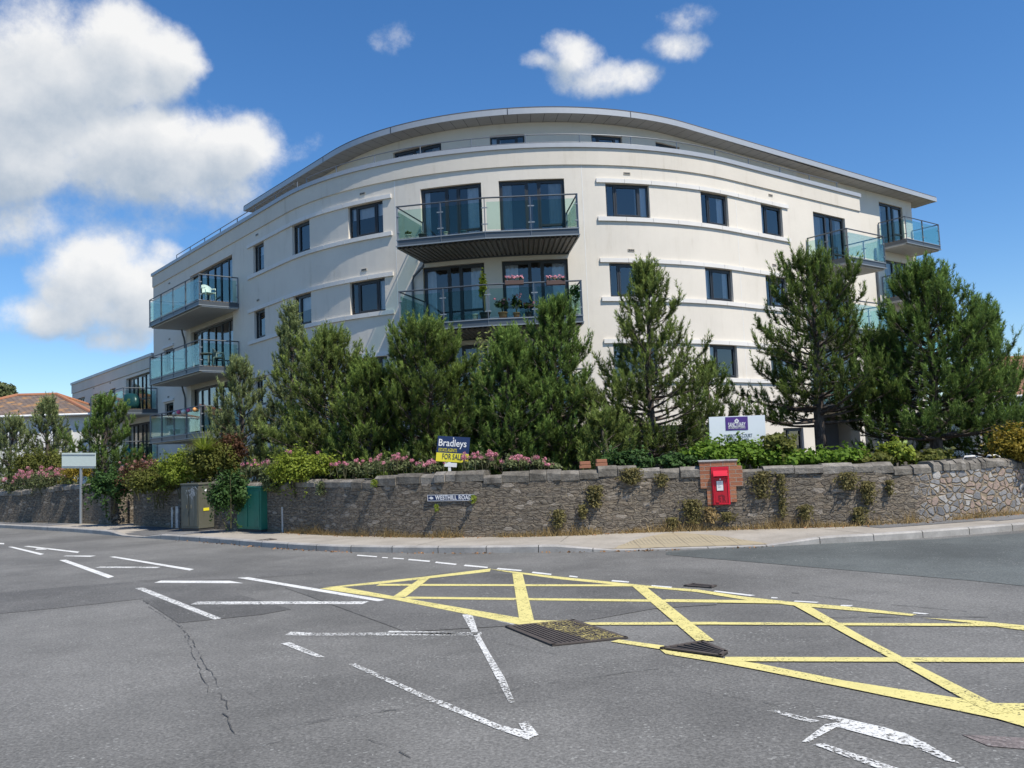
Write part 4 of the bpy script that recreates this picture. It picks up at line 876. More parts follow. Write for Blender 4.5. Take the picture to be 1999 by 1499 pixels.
def pine(px, ytop, Y, half, label, mat, seed, crown=.12, a=1.6, b=.8, whorl=.30, nb=7, lean=0., base=GZ, dens=1., trunk_r=.10, shoot=.34, nl=.088, up=.95, squash=1.):
    rg = np.random.default_rng(seed); top = at_y(px, ytop, Y); h = top[2]-base; c = at_y(px, 900, Y); root = np.array([c[0], Y, base]); Rm = half*1.2*Y/FPX
    o = empty('pine_tree', root, label, 'pine tree', 'pines in the garden behind the wall'); wood = MB()
    bend = np.array([lean, rg.normal()*.1, 0])
    def tr(t): return root+np.array([0, 0, h*t])+bend*math.sin(t*2.6)*.5+np.array([.04*math.sin(t*9+seed), .04*math.cos(t*7+seed), 0])
    wood.tube([tr(t) for t in np.linspace(0, .97, 12)], [trunk_r*(1-t)**.8+.012 for t in np.linspace(0, .97, 12)], 8)
    P = []; D = []; L = []; T = []; dens_f = dens
    def shoots(p, d, ln, t): P.append(p); D.append(d); L.append(ln); T.append(t)
    z = crown
    while z < .985:
        tt = (z-crown)/(1-crown); prof = Rm*max(.06, (1-tt**a))**b; k = max(3, int(round(nb*(1.15-.5*tt)))); a0 = rg.random()*6.28
        for i in range(k):
            az = a0+6.283*i/k+rg.normal()*.25; Lb = prof*(.52+.62*rg.random())
            if rg.random() < .08: Lb *= .5
            el = np.interp(tt, [0, .4, 1], [-.02, .25, .95])+rg.normal()*.12; hd = np.array([math.cos(az), math.sin(az)*squash, 0])
            p0 = tr(z+rg.normal()*.01); pts = []
            for q in np.linspace(0, 1, 7):
                e = el; pts.append(p0+hd*Lb*q*math.cos(el)+np.array([0, 0, Lb*(q*math.sin(el)+.22*q**2.6)]))
            wood.tube(pts, [max(.006, .032*(1-q)*(Lb/1.2)**.5*(1.2-tt)+.005) for q in np.linspace(0, 1, 7)], 5, False)
            n = max(3, int(Lb/.20*dens_f))
            for j in range(n):
                q = .28+.72*(j+rg.random())/n; f = q*6; i0 = min(int(f), 5); bp_ = pts[i0]+(pts[i0+1]-pts[i0])*(f-i0); bd = unit(pts[i0+1]-pts[i0])
                sgn = 1 if j % 2 else -1; sd = unit(np.cross(bd, [0, 0, 1.]))*sgn; tl = (.18+.42*Lb*(1-q)*.8)*(.7+.6*rg.random())
                td = unit(bd*.75+sd*.75+np.array([0, 0, .25])+rg.normal(size=3)*.15); e1 = bp_+td*tl
                if tl > .12: wood.tube([bp_, bp_+td*tl*.6+np.array([0, 0, .02]), e1], [.008, .006, .004], 3, False)
                inner = .10+.25*q  # inner shoots tinted dark: shade inside the crown put into the colour
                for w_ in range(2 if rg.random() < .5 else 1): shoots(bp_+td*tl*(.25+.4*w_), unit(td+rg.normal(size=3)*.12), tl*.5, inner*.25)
                m_ = 1+(rg.random() < .75)+(rg.random() < .4)
                for w_ in range(m_):
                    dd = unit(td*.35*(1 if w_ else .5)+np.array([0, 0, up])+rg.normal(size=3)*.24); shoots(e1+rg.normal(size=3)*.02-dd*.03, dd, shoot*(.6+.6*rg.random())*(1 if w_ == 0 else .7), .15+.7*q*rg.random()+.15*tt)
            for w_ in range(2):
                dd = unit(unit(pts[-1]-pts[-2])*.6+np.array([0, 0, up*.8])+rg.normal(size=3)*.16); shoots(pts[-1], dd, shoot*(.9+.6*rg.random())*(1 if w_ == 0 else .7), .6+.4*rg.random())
        z += whorl/h*(.85+.3*rg.random())*(1-.25*tt)
    for w_ in range(5):
        dd = unit(np.array([0, 0, 1.])+rg.normal(size=3)*(.05 if w_ == 0 else .3)); shoots(tr(.97)-np.array([0, 0, .05*w_]), dd, .42 if w_ == 0 else .25, .8)
    P, D, L, T = np.array(P), np.array(D), np.array(L), np.array(T)
    kz = h/((P[:, 2]+D[:, 2]*L).max()-base); P[:, 2] = base+(P[:, 2]-base)*kz; wood.v = [(v[0], v[1], base+(v[2]-base)*kz) for v in wood.v]
    wood.build('trunk', BARK, o, True)
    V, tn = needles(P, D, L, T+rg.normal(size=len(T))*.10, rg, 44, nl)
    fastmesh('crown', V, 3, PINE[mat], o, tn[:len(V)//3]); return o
pine(572, 585, 24.5, 80, 'tall thin pale-topped pine left of the bushy middle pines', 2, 1, .05, 1.2, .9, .32, 6, dens=.95)
pine(480, 690, 24.0, 72, 'sparse leaning pine leftmost of the middle row, in front of the left balconies', 2, 2, .1, 1.5, .75, .34, 6, dens=.9, lean=-.3)
pine(648, 627, 22.4, 108, 'broad bushy pine rising behind the green cabinet', 1, 3, .03, 2.2, .75, .26, 8, dens=1.2)
pine(725, 690, 20.8, 75, 'low dense pine between the two broad bushy pines', 0, 14, .02, 2.4, .65, .26, 8)
pine(838, 607, 20.9, 122, 'broad rounded dark pine directly behind the for sale board', 0, 4, .03, 2.8, .62, .26, 9, dens=1.25)
pine(1000, 632, 20.0, 78, 'green pine just left of the tall pine under the centre balconies', 3, 5, .05, 2.0, .7, .27, 8)
pine(1092, 572, 20.5, 92, 'tall full pine whose top covers the right end of the centre balcony', 3, 6, .05, 1.9, .75, .27, 8, dens=1.15)
pine(1180, 790, 18.4, 60, 'short open pine between the two tallest middle pines', 1, 15, .12, 1.6, .8, .32, 5, dens=.75)
pine(1278, 498, 19.8, 128, 'pointed conical pine with upright shoots right of the centre balconies', 1, 7, .16, 1.15, .85, .31, 7, dens=1.05, shoot=.38)
pine(1392, 690, 20.5, 70, 'small thin pine half hidden beside the pointed conical pine', 0, 16, .22, 1.5, .8, .36, 5, dens=.7)
pine(1602, 474, 20.5, 122, 'dark pine with a bare trunk showing above the hedge', 0, 8, .30, 2.1, .62, .33, 7, dens=1.15, trunk_r=.16, shoot=.36, lean=.12)
pine(1832, 500, 20.0, 128, 'large wide dark green pine near the right edge', 3, 9, .22, 1.7, .7, .28, 9, dens=1.2, trunk_r=.15, shoot=.38)
pine(1938, 575, 20.8, 66, 'pine at the far right edge leaning into the large wide pine', 3, 10, .14, 1.9, .75, .29, 8, dens=1.15, shoot=.38)
pine(1745, 640, 21.5, 70, 'shaded pine in the gap left of the large wide pine', 0, 17, .2, 1.9, .75, .36, 5)
pine(94, 768, 31.5, 66, 'pale grey-green pine in front of the tiled house', 2, 11, .05, 1.3, .9, .33, 6, dens=.9)
pine(22, 806, 31.0, 62, 'grey-green pine at the left edge beside the tiled house', 2, 12, .05, 1.9, .8, .33, 6, dens=.9)
pine(203, 765, 30.0, 70, 'dark full pine behind the blank road sign', 3, 13, .03, 1.8, .75, .3, 6, dens=1.1)

def leaves(C, Nn, size, rg, aspect=.55, droop=0.):
    N = len(C); n = unit(Nn+rg.normal(size=(N, 3))*.55); t = unit(np.cross(n, rg.normal(size=(N, 3)))); s = np.cross(n, t); L = (size*(.6+.8*rg.random(N)))[:, None]; w = L*aspect
    return np.stack([C-t*L*.5, C+s*w*.5+n*L*.06, C+t*L*.5, C-s*w*.5+n*L*.06], axis=1).reshape(-1, 3)
def blob_points(c, r, n, rg, lumps=9):
    c = np.array(c); r = np.array(r); k = rg.integers(0, lumps, n)
    lc = unit(rg.normal(size=(lumps, 3))); lc[:, 2] = np.abs(lc[:, 2])*.9-.1; lc = lc*(.45+.25*rg.random((lumps, 1))); lr = .34+.2*rg.random(lumps)
    d = unit(rg.normal(size=(n, 3))); rr = (rg.random(n)**.4)[:, None]
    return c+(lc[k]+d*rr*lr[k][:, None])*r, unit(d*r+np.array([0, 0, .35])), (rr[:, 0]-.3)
LG = dict(lime=leafmat('lime_leaves', (.10, .15, .02), (.30, .36, .05), .35), hedge=leafmat('hedge_leaves', (.045, .10, .012), (.20, .32, .04), .35), ivy=leafmat('ivy_leaves', (.018, .045, .014), (.08, .15, .04), .2), olive=leafmat('olive_leaves', (.05, .065, .015), (.19, .20, .045), .3),
          red=leafmat('reddish_leaves', (.035, .020, .014), (.15, .075, .04), .25), gold=leafmat('golden_leaves', (.12, .10, .015), (.36, .27, .04), .3), dry=leafmat('dry_weeds', (.13, .09, .035), (.40, .29, .13), .2), weed=leafmat('wall_weeds', (.06, .055, .02), (.22, .19, .07), .25), pale=leafmat('loquat_leaves', (.09, .14, .03), (.42, .46, .16), .35),
          pink=leafmat('pink_petals', (.50, .16, .22), (.80, .38, .44), .3), rose=leafmat('dusty_petals', (.38, .17, .16), (.58, .32, .28), .3), grey=leafmat('grey_green_leaves', (.06, .085, .035), (.22, .25, .11), .3))
STEM = simple('green_stem', (.09, .085, .04), .9)
def shrub(name, c, r, n, size, mat, label, cat, seed, group=None, flowers=None, stems=7, aspect=.55, extra=None):
    rg = np.random.default_rng(seed); o = empty(name, (c[0], c[1], c[2]-r[2]), label, cat, group); P, N, t = blob_points(c, r, n, rg, 12)
    ns = max(6, n//110); SP = []; SN = []
    for k in range(ns):
        d = unit(rg.normal(size=3)*np.array([1., .8, .8])+np.array([0, -.1, .45])); L = .75+.5*rg.random(); b0 = np.array(c)+d*np.array(r)*.55; m_ = 16; f = np.sort(rg.random(m_))[:, None]
        SP.append(b0+d*np.array(r)*(L-.45)*f+rg.normal(size=(m_, 3))*size*.5+np.array([0, 0, -.06])*f**2*rg.normal()); SN.append(np.tile(d*.5+np.array([0, 0, .6]), (m_, 1)))
    P = np.concatenate([P]+SP); N = np.concatenate([N]+SN); t = np.concatenate([t, np.full(ns*16, .55)]); n = len(P)
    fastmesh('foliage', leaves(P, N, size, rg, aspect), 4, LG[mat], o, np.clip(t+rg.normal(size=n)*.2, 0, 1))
    if stems:
        m = MB()
        for k in range(stems):
            a = rg.random()*6.28; q = rg.random(); e = np.array([c[0]+math.cos(a)*r[0]*.7*q, c[1]+math.sin(a)*r[1]*.7*q, c[2]+r[2]*(.2+.6*rg.random())]); b0 = np.array([c[0]+math.cos(a)*r[0]*.2, c[1]+math.sin(a)*r[1]*.2, c[2]-r[2]])
            m.tube([b0, (b0+e)/2+rg.normal(size=3)*.05, e], [.014, .01, .005], 4, False)
        m.build('stems', STEM, o)
    if flowers:
        fm, nf, fs = flowers; Q = []; T = []; st = MB()
        for k in range(nf):
            a = rg.random()*6.28; q = math.sqrt(rg.random()); h = np.array([c[0]+math.cos(a)*r[0]*.95*q, c[1]+math.sin(a)*r[1]*.95*q-.06, c[2]+r[2]*(.35+.85*rg.random()*(1-.4*q))]); rad = fs*(.6+.6*rg.random()); m_ = 46
            d = unit(rg.normal(size=(m_, 3))); p = h+d*(rad*(rg.random((m_, 1))**.45))*np.array([1.05, 1.05, .85]); Q.append(leaves(p, d, .026, rg, .8)); T.append(np.clip(rg.normal(size=m_)*.25+.3+.5*rg.random(), 0, 1))
            st.tube([h-np.array([rg.normal()*.05, rg.normal()*.04, .28]), h], [.006, .004], 3, False)
        fastmesh('flower_heads', np.concatenate(Q), 4, LG[fm], o, np.concatenate(T)); st.build('flower_stems', STEM, o)
    return o
def atw(px, py, back=.45):                         # a point above the wall, a little behind its face
    s, z = WP.hit(px, py); p, a = WP.at(s, -back); return np.array([p[0], p[1], z_over(px, py, p)])
# pale-leaved tree among the pines
o = empty('broadleaf_tree', (*at_y(975, 900, 21.3)[:2], GZ), 'slender broadleaf tree with pale yellow-green leaves among the dark middle pines', 'tree')
rg = np.random.default_rng(50); m = MB(); PL = []; NL = []
tb = at_y(975, 900, 21.3); tb[2] = GZ
for (x, y) in ((935, 658), (955, 690), (970, 650), (985, 700), (1030, 655), (1010, 690), (945, 740), (1000, 745), (965, 780), (925, 720)):
    e = at_y(x, y, 21.0+rg.normal()*.2); mid = (tb+e)/2+np.array([rg.normal()*.15, 0, .2]); pts = [tb+(mid-tb)*q for q in (0, .5, 1)]+[mid+(e-mid)*.6+np.array([0, 0, .08]), e]; m.tube(pts, [.05, .035, .022, .014, .006], 5, False)
    for q in np.linspace(.35, 1., 13):
        c = mid+(e-mid)*q; k = 7; PL.append(c+rg.normal(size=(k, 3))*.10); NL.append(np.tile([0, -.2, 1.], (k, 1)))
m.build('trunk', BARK, o, True); PL = np.concatenate(PL); NL = np.concatenate(NL); fastmesh('crown', leaves(PL, NL, .17, rg, .32), 4, LG['pale'], o, np.clip(rg.normal(size=len(PL))*.3+.5, 0, 1))
# shrubs
def S(name, px, y0, y1, half, Y, n, size, mat, label, cat='shrub', seed=0, depth=.5, **k):
    t, b = at_y(px, y0, Y), at_y(px, y1+(14 if name == 'shrub' else 4), Y); c = (t+b)/2; return shrub(name, c, (half*Y/FPX*1.5, depth*1.2, abs(t[2]-b[2])/2*1.25), int(n*1.8), size*.8, mat, label, cat, seed, **k)
S('valerian', 92, 918, 962, 45, 28.2, 1500, .07, 'grey', 'big mound of pink valerian spilling over the far left wall', 'flowers', 101, .35, flowers=('pink', 60, .075), group='pink valerian on the walls')
S('valerian', 35, 935, 965, 22, 29.4, 700, .07, 'grey', 'small pale pink valerian at the left edge of the far wall', 'flowers', 102, .3, flowers=('pink', 14, .06), group='pink valerian on the walls')
S('shrub', 82, 880, 935, 42, 29.2, 2600, .09, 'olive', 'yellow-olive shrub behind the valerian on the far left wall', seed=103)
S('shrub', 148, 900, 935, 22, 27.6, 1100, .08, 'gold', 'small golden shrub behind the road sign post', seed=104)
S('ivy', 214, 922, 990, 32, 25.0, 3600, .105, 'ivy', 'glossy green ivy draped over the end of the left wall', 'ivy', 105, .42, aspect=.8)
S('shrub', 280, 900, 955, 32, 24.6, 2600, .075, 'red', 'reddish flowering bush just right of the gate gap', seed=106, flowers=('rose', 26, .05))
S('shrub', 318, 905, 968, 50, 23.4, 4600, .08, 'olive', 'dense dark olive bush hanging over the wall left of the grey cabinet', seed=107)
S('shrub', 362, 885, 950, 40, 22.7, 3600, .085, 'lime', 'lime green bush above the grey cabinet', seed=108)
S('shrub', 418, 868, 945, 42, 22.6, 4200, .085, 'olive', 'tall dark olive bush between the two cabinets', seed=109, depth=.6)
S('shrub', 446, 850, 905, 24, 22.9, 1700, .08, 'red', 'wispy dark red bush behind the tall olive bush', seed=119, depth=.4)
S('shrub', 450, 925, 1005, 30, 20.6, 2600, .10, 'ivy', 'dark large-leaved shrub hanging between the cabinets over the footway', seed=110, depth=.3, stems=2)
S('shrub', 590, 885, 948, 50, 19.6, 4400, .085, 'lime', 'yellow-green bush on the wall above the white marker post', seed=111, depth=.4, flowers=('pink', 7, .06))
S('shrub', 540, 905, 965, 22, 20.2, 1700, .085, 'grey', 'grey-green bush drooping over the green cabinet', seed=112, depth=.3)
for i, (px, y0, y1, hf, nf, lab) in enumerate(((470, 908, 935, 26, 12, 'cluster of pink valerian above the dark shrub by the green cabinet'), (505, 922, 940, 14, 5, 'few pink valerian heads right above the green cabinet'), (648, 905, 936, 30, 9, 'loose pink valerian right of the yellow-green bush'), (735, 896, 930, 42, 16, 'wide spray of pink valerian left of the for sale board'), (815, 905, 925, 22, 7, 'low valerian tuft just left of the for sale post'),
        (918, 890, 922, 26, 17, 'bright pink valerian beside the for sale post'), (990, 895, 918, 18, 6, 'faded purple valerian between the two pink clusters'), (1035, 896, 918, 18, 10, 'compact pink valerian on the middle of the wall'), (1070, 905, 918, 14, 4, 'three pink valerian heads left of the loose bricks'))):
    t, b = atw(px, y0), atw(px, y1); c = (t+b)/2
    shrub('valerian', c, (hf*16/FPX*1.5, .30, abs(t[2]-b[2])*.72), 1300, .055, 'grey', lab, 'flowers', 120+i, 'pink valerian on the walls', flowers=('pink', int(nf*1.4), .055), stems=5)
for i, (px, y0, y1, hf, mt, n, lab) in enumerate(((1235, 880, 917, 42, 'ivy', 2600, 'dark glossy evergreen shrub left of the red post box'), (1330, 885, 912, 40, 'ivy', 2000, 'shaded leafy shrub close behind the brick post box surround'), (1395, 868, 905, 40, 'hedge', 3400, 'bright green hedge plant directly above the post box'), (1462, 866, 912, 44, 'hedge', 4200, 'bright green hedge plant under the white estate sign'), (1528, 876, 910, 40, 'hedge', 3200, 'green hedge plant left of the bare pine trunk'),
        (1600, 884, 908, 42, 'hedge', 2600, 'low green hedge plant at the foot of the bare pine trunk'), (1675, 880, 905, 40, 'hedge', 2600, 'low green hedge plant right of the bare pine trunk'), (1740, 884, 903, 36, 'olive', 1800, 'straggly olive plant before the dark undercroft'), (1800, 866, 900, 24, 'lime', 1500, 'yellow-green shrub left of the dark right-hand trunk'), (1880, 880, 900, 34, 'olive', 1600, 'low olive plant below the entrance glazing'), (1535, 845, 885, 24, 'olive', 900, 'thin twiggy shrub beside the white estate sign'))):
    t, b = atw(px, y0, .75), atw(px, y1+8, .75); c = (t+b)/2; shrub('hedge_plant' if mt == 'hedge' else 'shrub', c, (hf*15.5/FPX*1.5, .42, abs(t[2]-b[2])*.66), int(n*1.5), .085 if mt != 'ivy' else .075, mt, lab, 'hedge' if mt == 'hedge' else 'shrub', 140+i, 'hedge plants along the wall' if mt == 'hedge' else None, aspect=.7)
S('shrub', 1985, 840, 905, 36, 17.5, 3000, .09, 'gold', 'golden orange shrub at the right edge above the wall', seed=160)
# spiky plant
rg = np.random.default_rng(77); c = at_y(398, 880, 22.2); V = []
for k in range(150):
    d = unit(np.array([rg.normal(), rg.normal()*.7, abs(rg.normal())*.9+.2])); l = .45+.35*rg.random(); sd_ = unit(np.cross(d, [0, 0, 1.]))*.014; e = c+d*l-np.array([0, 0, .12*l]); V += [c-sd_, c+sd_, e]
o = empty('spiky_plant', (c[0], c[1], c[2]-.5), 'spiky yellow-green grassy plant above the grey cabinet', 'plant'); fastmesh('foliage', V, 3, LG['lime'], o, rg.random(150))
# weeds growing out of the wall face: hanging tufts
def tuft(px, y0, y1, half, mat, n, label, seed, name='wall_weed'):
    s, zt = WP.hit(px, y0); _, zb = WP.hit(px, y1); rg = np.random.default_rng(seed); hw = half*15.5/FPX; V = []
    p0, a = WP.at(s, .02); t = np.array([math.cos(a), math.sin(a), 0]); nn = np.array([math.sin(a), -math.cos(a), 0])
    C = []; 
    for k in range(n):
        u = rg.normal()*.5; z = zb+(zt-zb)*rg.random()**.8; w = 1-.5*abs((z-zb)/(zt-zb+1e-6)-.6); C.append(np.array([p0[0], p0[1], z])+t*hw*u*w+nn*abs(rg.normal())*.055)
    o = empty(name, (p0[0], p0[1], zb), label, 'weeds', 'weeds growing out of the stone wall'); C = np.array(C); N = np.tile(nn+np.array([0, 0, .5]), (n, 1))
    fastmesh('foliage', leaves(C, N, .062, rg, .42), 4, LG[mat], o, np.clip(rg.normal(size=n)*.3+.45, 0, 1))
    m = MB()
    for k in range(6): 
        e = C[k*3]; m.tube([p0.tolist()+[zt], e], [.006, .003], 3, False)
    m.build('stems', STEM, o)
for i, (px, y0, y1, h, mt, n, lab) in enumerate(((1160, 948, 990, 17, 'weed', 420, 'bushy weed tuft low on the wall right of the street sign'), (1136, 985, 1012, 9, 'weed', 160, 'small weed tuft below and left of the bushy tuft'), (1232, 914, 945, 22, 'weed', 420, 'yellowish weeds hanging from the coping left of the post box'), (1290, 925, 950, 12, 'weed', 200, 'narrow weed hanging from the coping nearest the post box'), (1352, 975, 1022, 22, 'weed', 460, 'large weed clump at the lower left of the post box'), (1386, 990, 1020, 14, 'dry', 220, 'dry rusty weeds right below the post box'), (1420, 1000, 1018, 15, 'weed', 180, 'low green weeds right below the post box'), (1312, 1010, 1032, 12, 'weed', 160, 'little weed near the pavement left of the post box'),
        (1485, 920, 975, 24, 'weed', 420, 'weedy patch right of the post box under the coping'), (1523, 925, 1010, 9, 'weed', 300, 'long thin trail of weeds down the wall'), (1570, 985, 1015, 14, 'weed', 240, 'weed clump low on the wall past the thin trail'), (1652, 922, 955, 22, 'weed', 380, 'brownish weeds hanging from the coping in the coursed stone'), (1690, 940, 985, 16, 'weed', 380, 'hanging weeds joined to the brownish clump'), (1732, 938, 965, 8, 'weed', 140, 'thin weed left of the rubble stretch'), (1675, 990, 1022, 16, 'weed', 260, 'weeds low on the wall below the hanging clump'),
        (926, 966, 982, 5, 'lime', 60, 'green sprig covering the right end of the street sign'), (1090, 995, 1030, 14, 'weed', 240, 'weed clump right of centre near the wall foot'), (856, 985, 998, 5, 'lime', 50, 'tiny green sprig under the street sign'), (735, 935, 950, 8, 'lime', 80, 'green sprig on the coping left of the for sale board'), (630, 940, 968, 14, 'grey', 200, 'grey-green trailing plant on the coping by the bend'))): tuft(px, y0, y1, h, mt, n, lab, 200+i)
# dry grass along the wall foot and fallen leaves along the kerb
rg = np.random.default_rng(300); V = []; T = []
s0, s1 = WP.hit(560, 1040)[0], WP.hit(1999, 1000)[0]
for k in range(5200):
    s = s0+(s1-s0)*rg.random()
    if noise_ok := (math.sin(s*2.3)+math.sin(s*5.1+1)+math.sin(s*.7+2) > -1.1+rg.normal()*.5):
        p, a = WP.at(s, .03+abs(rg.normal())*.06); h = (.04+.16*rg.random()**2)*(1.2+math.sin(s*3.1)*.5); d = np.array([rg.normal()*.5, rg.normal()*.5, 1.]); b = np.array([p[0], p[1], PZ]); w = np.array([math.cos(a), math.sin(a), 0])*.006; V += [b-w, b+w, b+d*h]; T.append(rg.random())
o = fastmesh('dry_grass', V, 3, LG['dry'], None, T); tag(o, 'dry straw-coloured grass along the foot of the stone wall', 'grass', None, 'stuff')
C = []
for k in range(420):
    s = KP.hit(350, 1055)[0]+(KP.hit(1560, 1065)[0]-KP.hit(350, 1055)[0])*rg.random()
    if math.sin(s*1.9)+math.sin(s*4.3) < rg.normal()*.8: continue
    p, a = KP.at(s, .03+abs(rg.normal())*.07); C.append([p[0], p[1], .012])
for k in range(260):
    s = s0+(s1-s0)*rg.random(); p, a = WP.at(s, .05+abs(rg.normal())*.14); C.append([p[0], p[1], PZ+.012])
C = np.array(C); o = fastmesh('fallen_leaves', leaves(C, np.tile([0, 0, 1.], (len(C), 1)), .05, rg, .6), 4, leafmat('brown_leaves', (.16, .08, .035), (.42, .24, .12), .1), None, rg.random(len(C))); tag(o, 'brown fallen leaves scattered along the kerb and wall foot', 'leaves', None, 'stuff')

# ---------------------------------------------------------------- signs, post box, cabinets, street furniture
WHITE = simple('white_paint', (.78, .78, .77), .5, 0, .04); NAVY = simple('navy_board', (.012, .03, .10), .4, 0, .05); YBRD = simple('yellow_board', (.78, .68, .04), .45, 0, .04); NAVYT = simple('navy_lettering', (.015, .03, .09), .5, 0, 0)
GREYT = simple('grey_lettering', (.18, .20, .22), .5); PURP = simple('purple_panel', (.075, .03, .20), .4, 0, .05); PALEB = simple('pale_blue_white_board', (.70, .745, .765), .4, 0, .03); GALV = simple('galvanised_steel', (.33, .35, .37), .45, .6)
def board_frame(px_tl, px_tr, px_bl, Y):
    a, b, c = at_y(*px_tl, Y), at_y(*px_tr, Y), at_y(*px_bl, Y); w, h = np.linalg.norm(b-a), np.linalg.norm(c-a); return a, (b-a)/w, (a-c)/h, w, h
def slab(mb, o, ux, uz, w, h, t):                  # a board whose front face starts at o (top left) and is t thick
    n = np.cross(ux, uz); n = n/np.linalg.norm(n); b = o-uz*h; return mb.hexa([b-n*t, b+ux*w-n*t, b+ux*w, b, o-n*t, o+ux*w-n*t, o+ux*w, o]), n
# for sale board
a, ux, uz, w, h = board_frame((855, 850.5), (918, 854), (850.5, 900), WP.at(WP.hit(880, 1000)[0], -.75)[0][1])
o = empty('for_sale_board', (*at_y(883, 920, a[1])[:2], GZ), 'navy and yellow estate agent for sale board tilted above the pink flowers', 'sign')
hn = h*.655
m, n = slab(MB(), a, ux, uz, w, hn, .012); m.build('navy_panel', NAVY, o); m, n = slab(MB(), a-uz*hn, ux, uz, w, h-hn, .012); m.build('yellow_panel', YBRD, o)
lettering('Bradleys', .2, a+ux*w*.47-uz*h*.27+n*.004, ux, uz, WHITE, o, w*.86, bold=.002); lettering('ESTATE AGENTS', .1, a+ux*w*.34-uz*h*.55+n*.004, ux, uz, YBRD, o, w*.56, bold=0); lettering('FOR SALE', .16, a+ux*w*.5-uz*h*.80+n*.004, ux, uz, NAVYT, o, w*.62)
MB().tube([a+ux*w*.49-uz*h*.06+n*.001, a+ux*w*.49-uz*h*.06+n*.008], .013, 10).build('bolt', WHITE, o)
p = a+ux*w*.42-uz*h; MB().box((p[0], p[1]+.03, (GZ+p[2]+.3)/2), (.055, .05, p[2]+.3-GZ)).build('post', WHITE, o)
m, _ = slab(MB(), a+ux*w*.28-uz*h*1.03, ux, uz, w*.38, .085, .012); m.build('name_strip', WHITE, o)
# street name plate on the wall
def on_wall(px, py, off=.02):
    s, z = WP.hit(px, py); p, an = WP.at(s, off); return np.array([p[0], p[1], z]), np.array([math.cos(an), math.sin(an), 0]), np.array([math.sin(an), -math.cos(an), 0])
A, t0, _ = on_wall(836, 966, .03); B, _, _ = on_wall(926, 964.5, .03); ux = B-A; w = np.linalg.norm(ux); ux = ux/w; uz = np.array([0, 0, 1.]); h = .122
o = empty('street_name_sign', A-uz*h, 'long dark blue street name plate fixed to the stone wall', 'sign')
m, n = slab(MB(), A, ux, uz, w, h, .02); m.build('plate', NAVY, o)
m = MB()
for (x0, x1, z0, z1) in ((0, w, 0, .008), (0, w, h-.008, h), (0, .008, .008, h-.008), (w-.008, w, .008, h-.008)):
    q = A+ux*x0-uz*z0; slab(m, q+n*.004, ux, uz, x1-x0, z1-z0, .004)
m.build('border', WHITE, o)
lettering('WESTHILL ROAD', .12, A+ux*w*.565-uz*h*.5+n*.003, ux, uz, WHITE, o, w*.78, bold=.0025, spacing=1.1)
m = MB()                                           # the little pointing hand
hand = [(.0, .0), (.035, .012), (.045, .026), (.085, .026), (.09, .016), (.115, .018), (.115, -.022), (.09, -.02), (.08, -.028), (.05, -.024), (.042, -.010)]
m.add([A+ux*(.02+x*.95)-uz*(h*.5)+uz*z+n*.004 for x, z in hand], [tuple(range(len(hand)))]); m.build('hand_symbol', WHITE, o)
# white estate sign
a, ux, uz, w, h = board_frame((1384, 814), (1493, 810), (1387, 892), 17.3)
o = empty('estate_sign', (*at_y(1440, 900, 17.3)[:2], GZ), 'white estate sign with a purple square standing behind the green hedge', 'sign')
m, n = slab(MB(), a, ux, uz, w, h, .03); m.build('board', PALEB, o)
p = a+ux*w*.29-uz*h*.02; m, _ = slab(MB(), p+n*.006, ux, uz, w*.40, h*.335, .005); m.build('purple_panel', PURP, o); pc = p+ux*w*.20+n*.008
lettering('SANCTUARY', .12, pc-uz*h*.20, ux, uz, WHITE, o, w*.31, bold=.002); m, _ = slab(MB(), pc-ux*w*.15-uz*h*.242+n*.003, ux, uz, w*.30, .008, .003); m.build('rule', WHITE, o); lettering('RETIREMENT LIVING', .06, pc-uz*h*.275, ux, uz, WHITE, o, w*.30)
m = MB(); c = pc-uz*h*.105; R = h*.052
for k in range(4):                                 # emblem: four rounded petals round a cross
    d = ux*math.cos(k*math.pi/2)+uz*math.sin(k*math.pi/2); cc = c+d*R*.48; P = [cc+(ux*math.cos(th)+uz*math.sin(th))*R*.62+n*(.003+.0004*k) for th in np.linspace(0, 2*math.pi, 15)[:-1]]; m.add(P, [tuple(range(14))])
m.build('emblem', WHITE, o); m = MB()
for k in range(2): d1, d2_ = (ux, uz) if k == 0 else (uz, ux); m.add([c+d1*x*R*.6+d2_*y*R*.10+n*(.0055+.0005*k) for x, y in ((-1, -1), (1, -1), (1, 1), (-1, 1))], [(0, 1, 2, 3) if k == 0 else (3, 2, 1, 0)])
m.build('emblem_cross', PURP, o)
lettering('DUNBOYNE COURT', .1, a+ux*w*.51-uz*h*.50+n*.003, ux, uz, GREYT, o, w*.50); lettering('01803 494480', .09, a+ux*w*.51-uz*h*.605+n*.003, ux, uz, GREYT, o, w*.37)
for x in (.12, .88): q = a+ux*w*x-uz*h*.1; MB().box((q[0], q[1]+.06, (GZ+q[2])/2), (.07, .05, q[2]-GZ)).build('post', GALV, o)
# blank-backed direction sign
g = at_z(158, 1022.5, PZ); o = empty('road_sign', g, 'pale blank back of a rectangular road sign on a grey post', 'road sign'); Y = g[1]
a, ux, uz, w, h = board_frame((120.5, 884), (187, 884), (120.5, 914), Y-.05)
SGN = simple('sign_back', (.50, .57, .53), .45, 0, .05); n = np.cross(ux, uz)
slab(MB(), a, ux, uz, w, h, .012)[0].build('plate', SGN, o, bevel=.004); top = a[2]+.02
MB().tube([g, (g[0], g[1], top)], .043, 12).build('post', GALV, o)
for z in (.12, .88): slab(MB(), a+ux*w*.02-uz*(h*z-.012)+n*.012, ux, uz, w*.96, .03, .012)[0].build('rail', GALV, o)
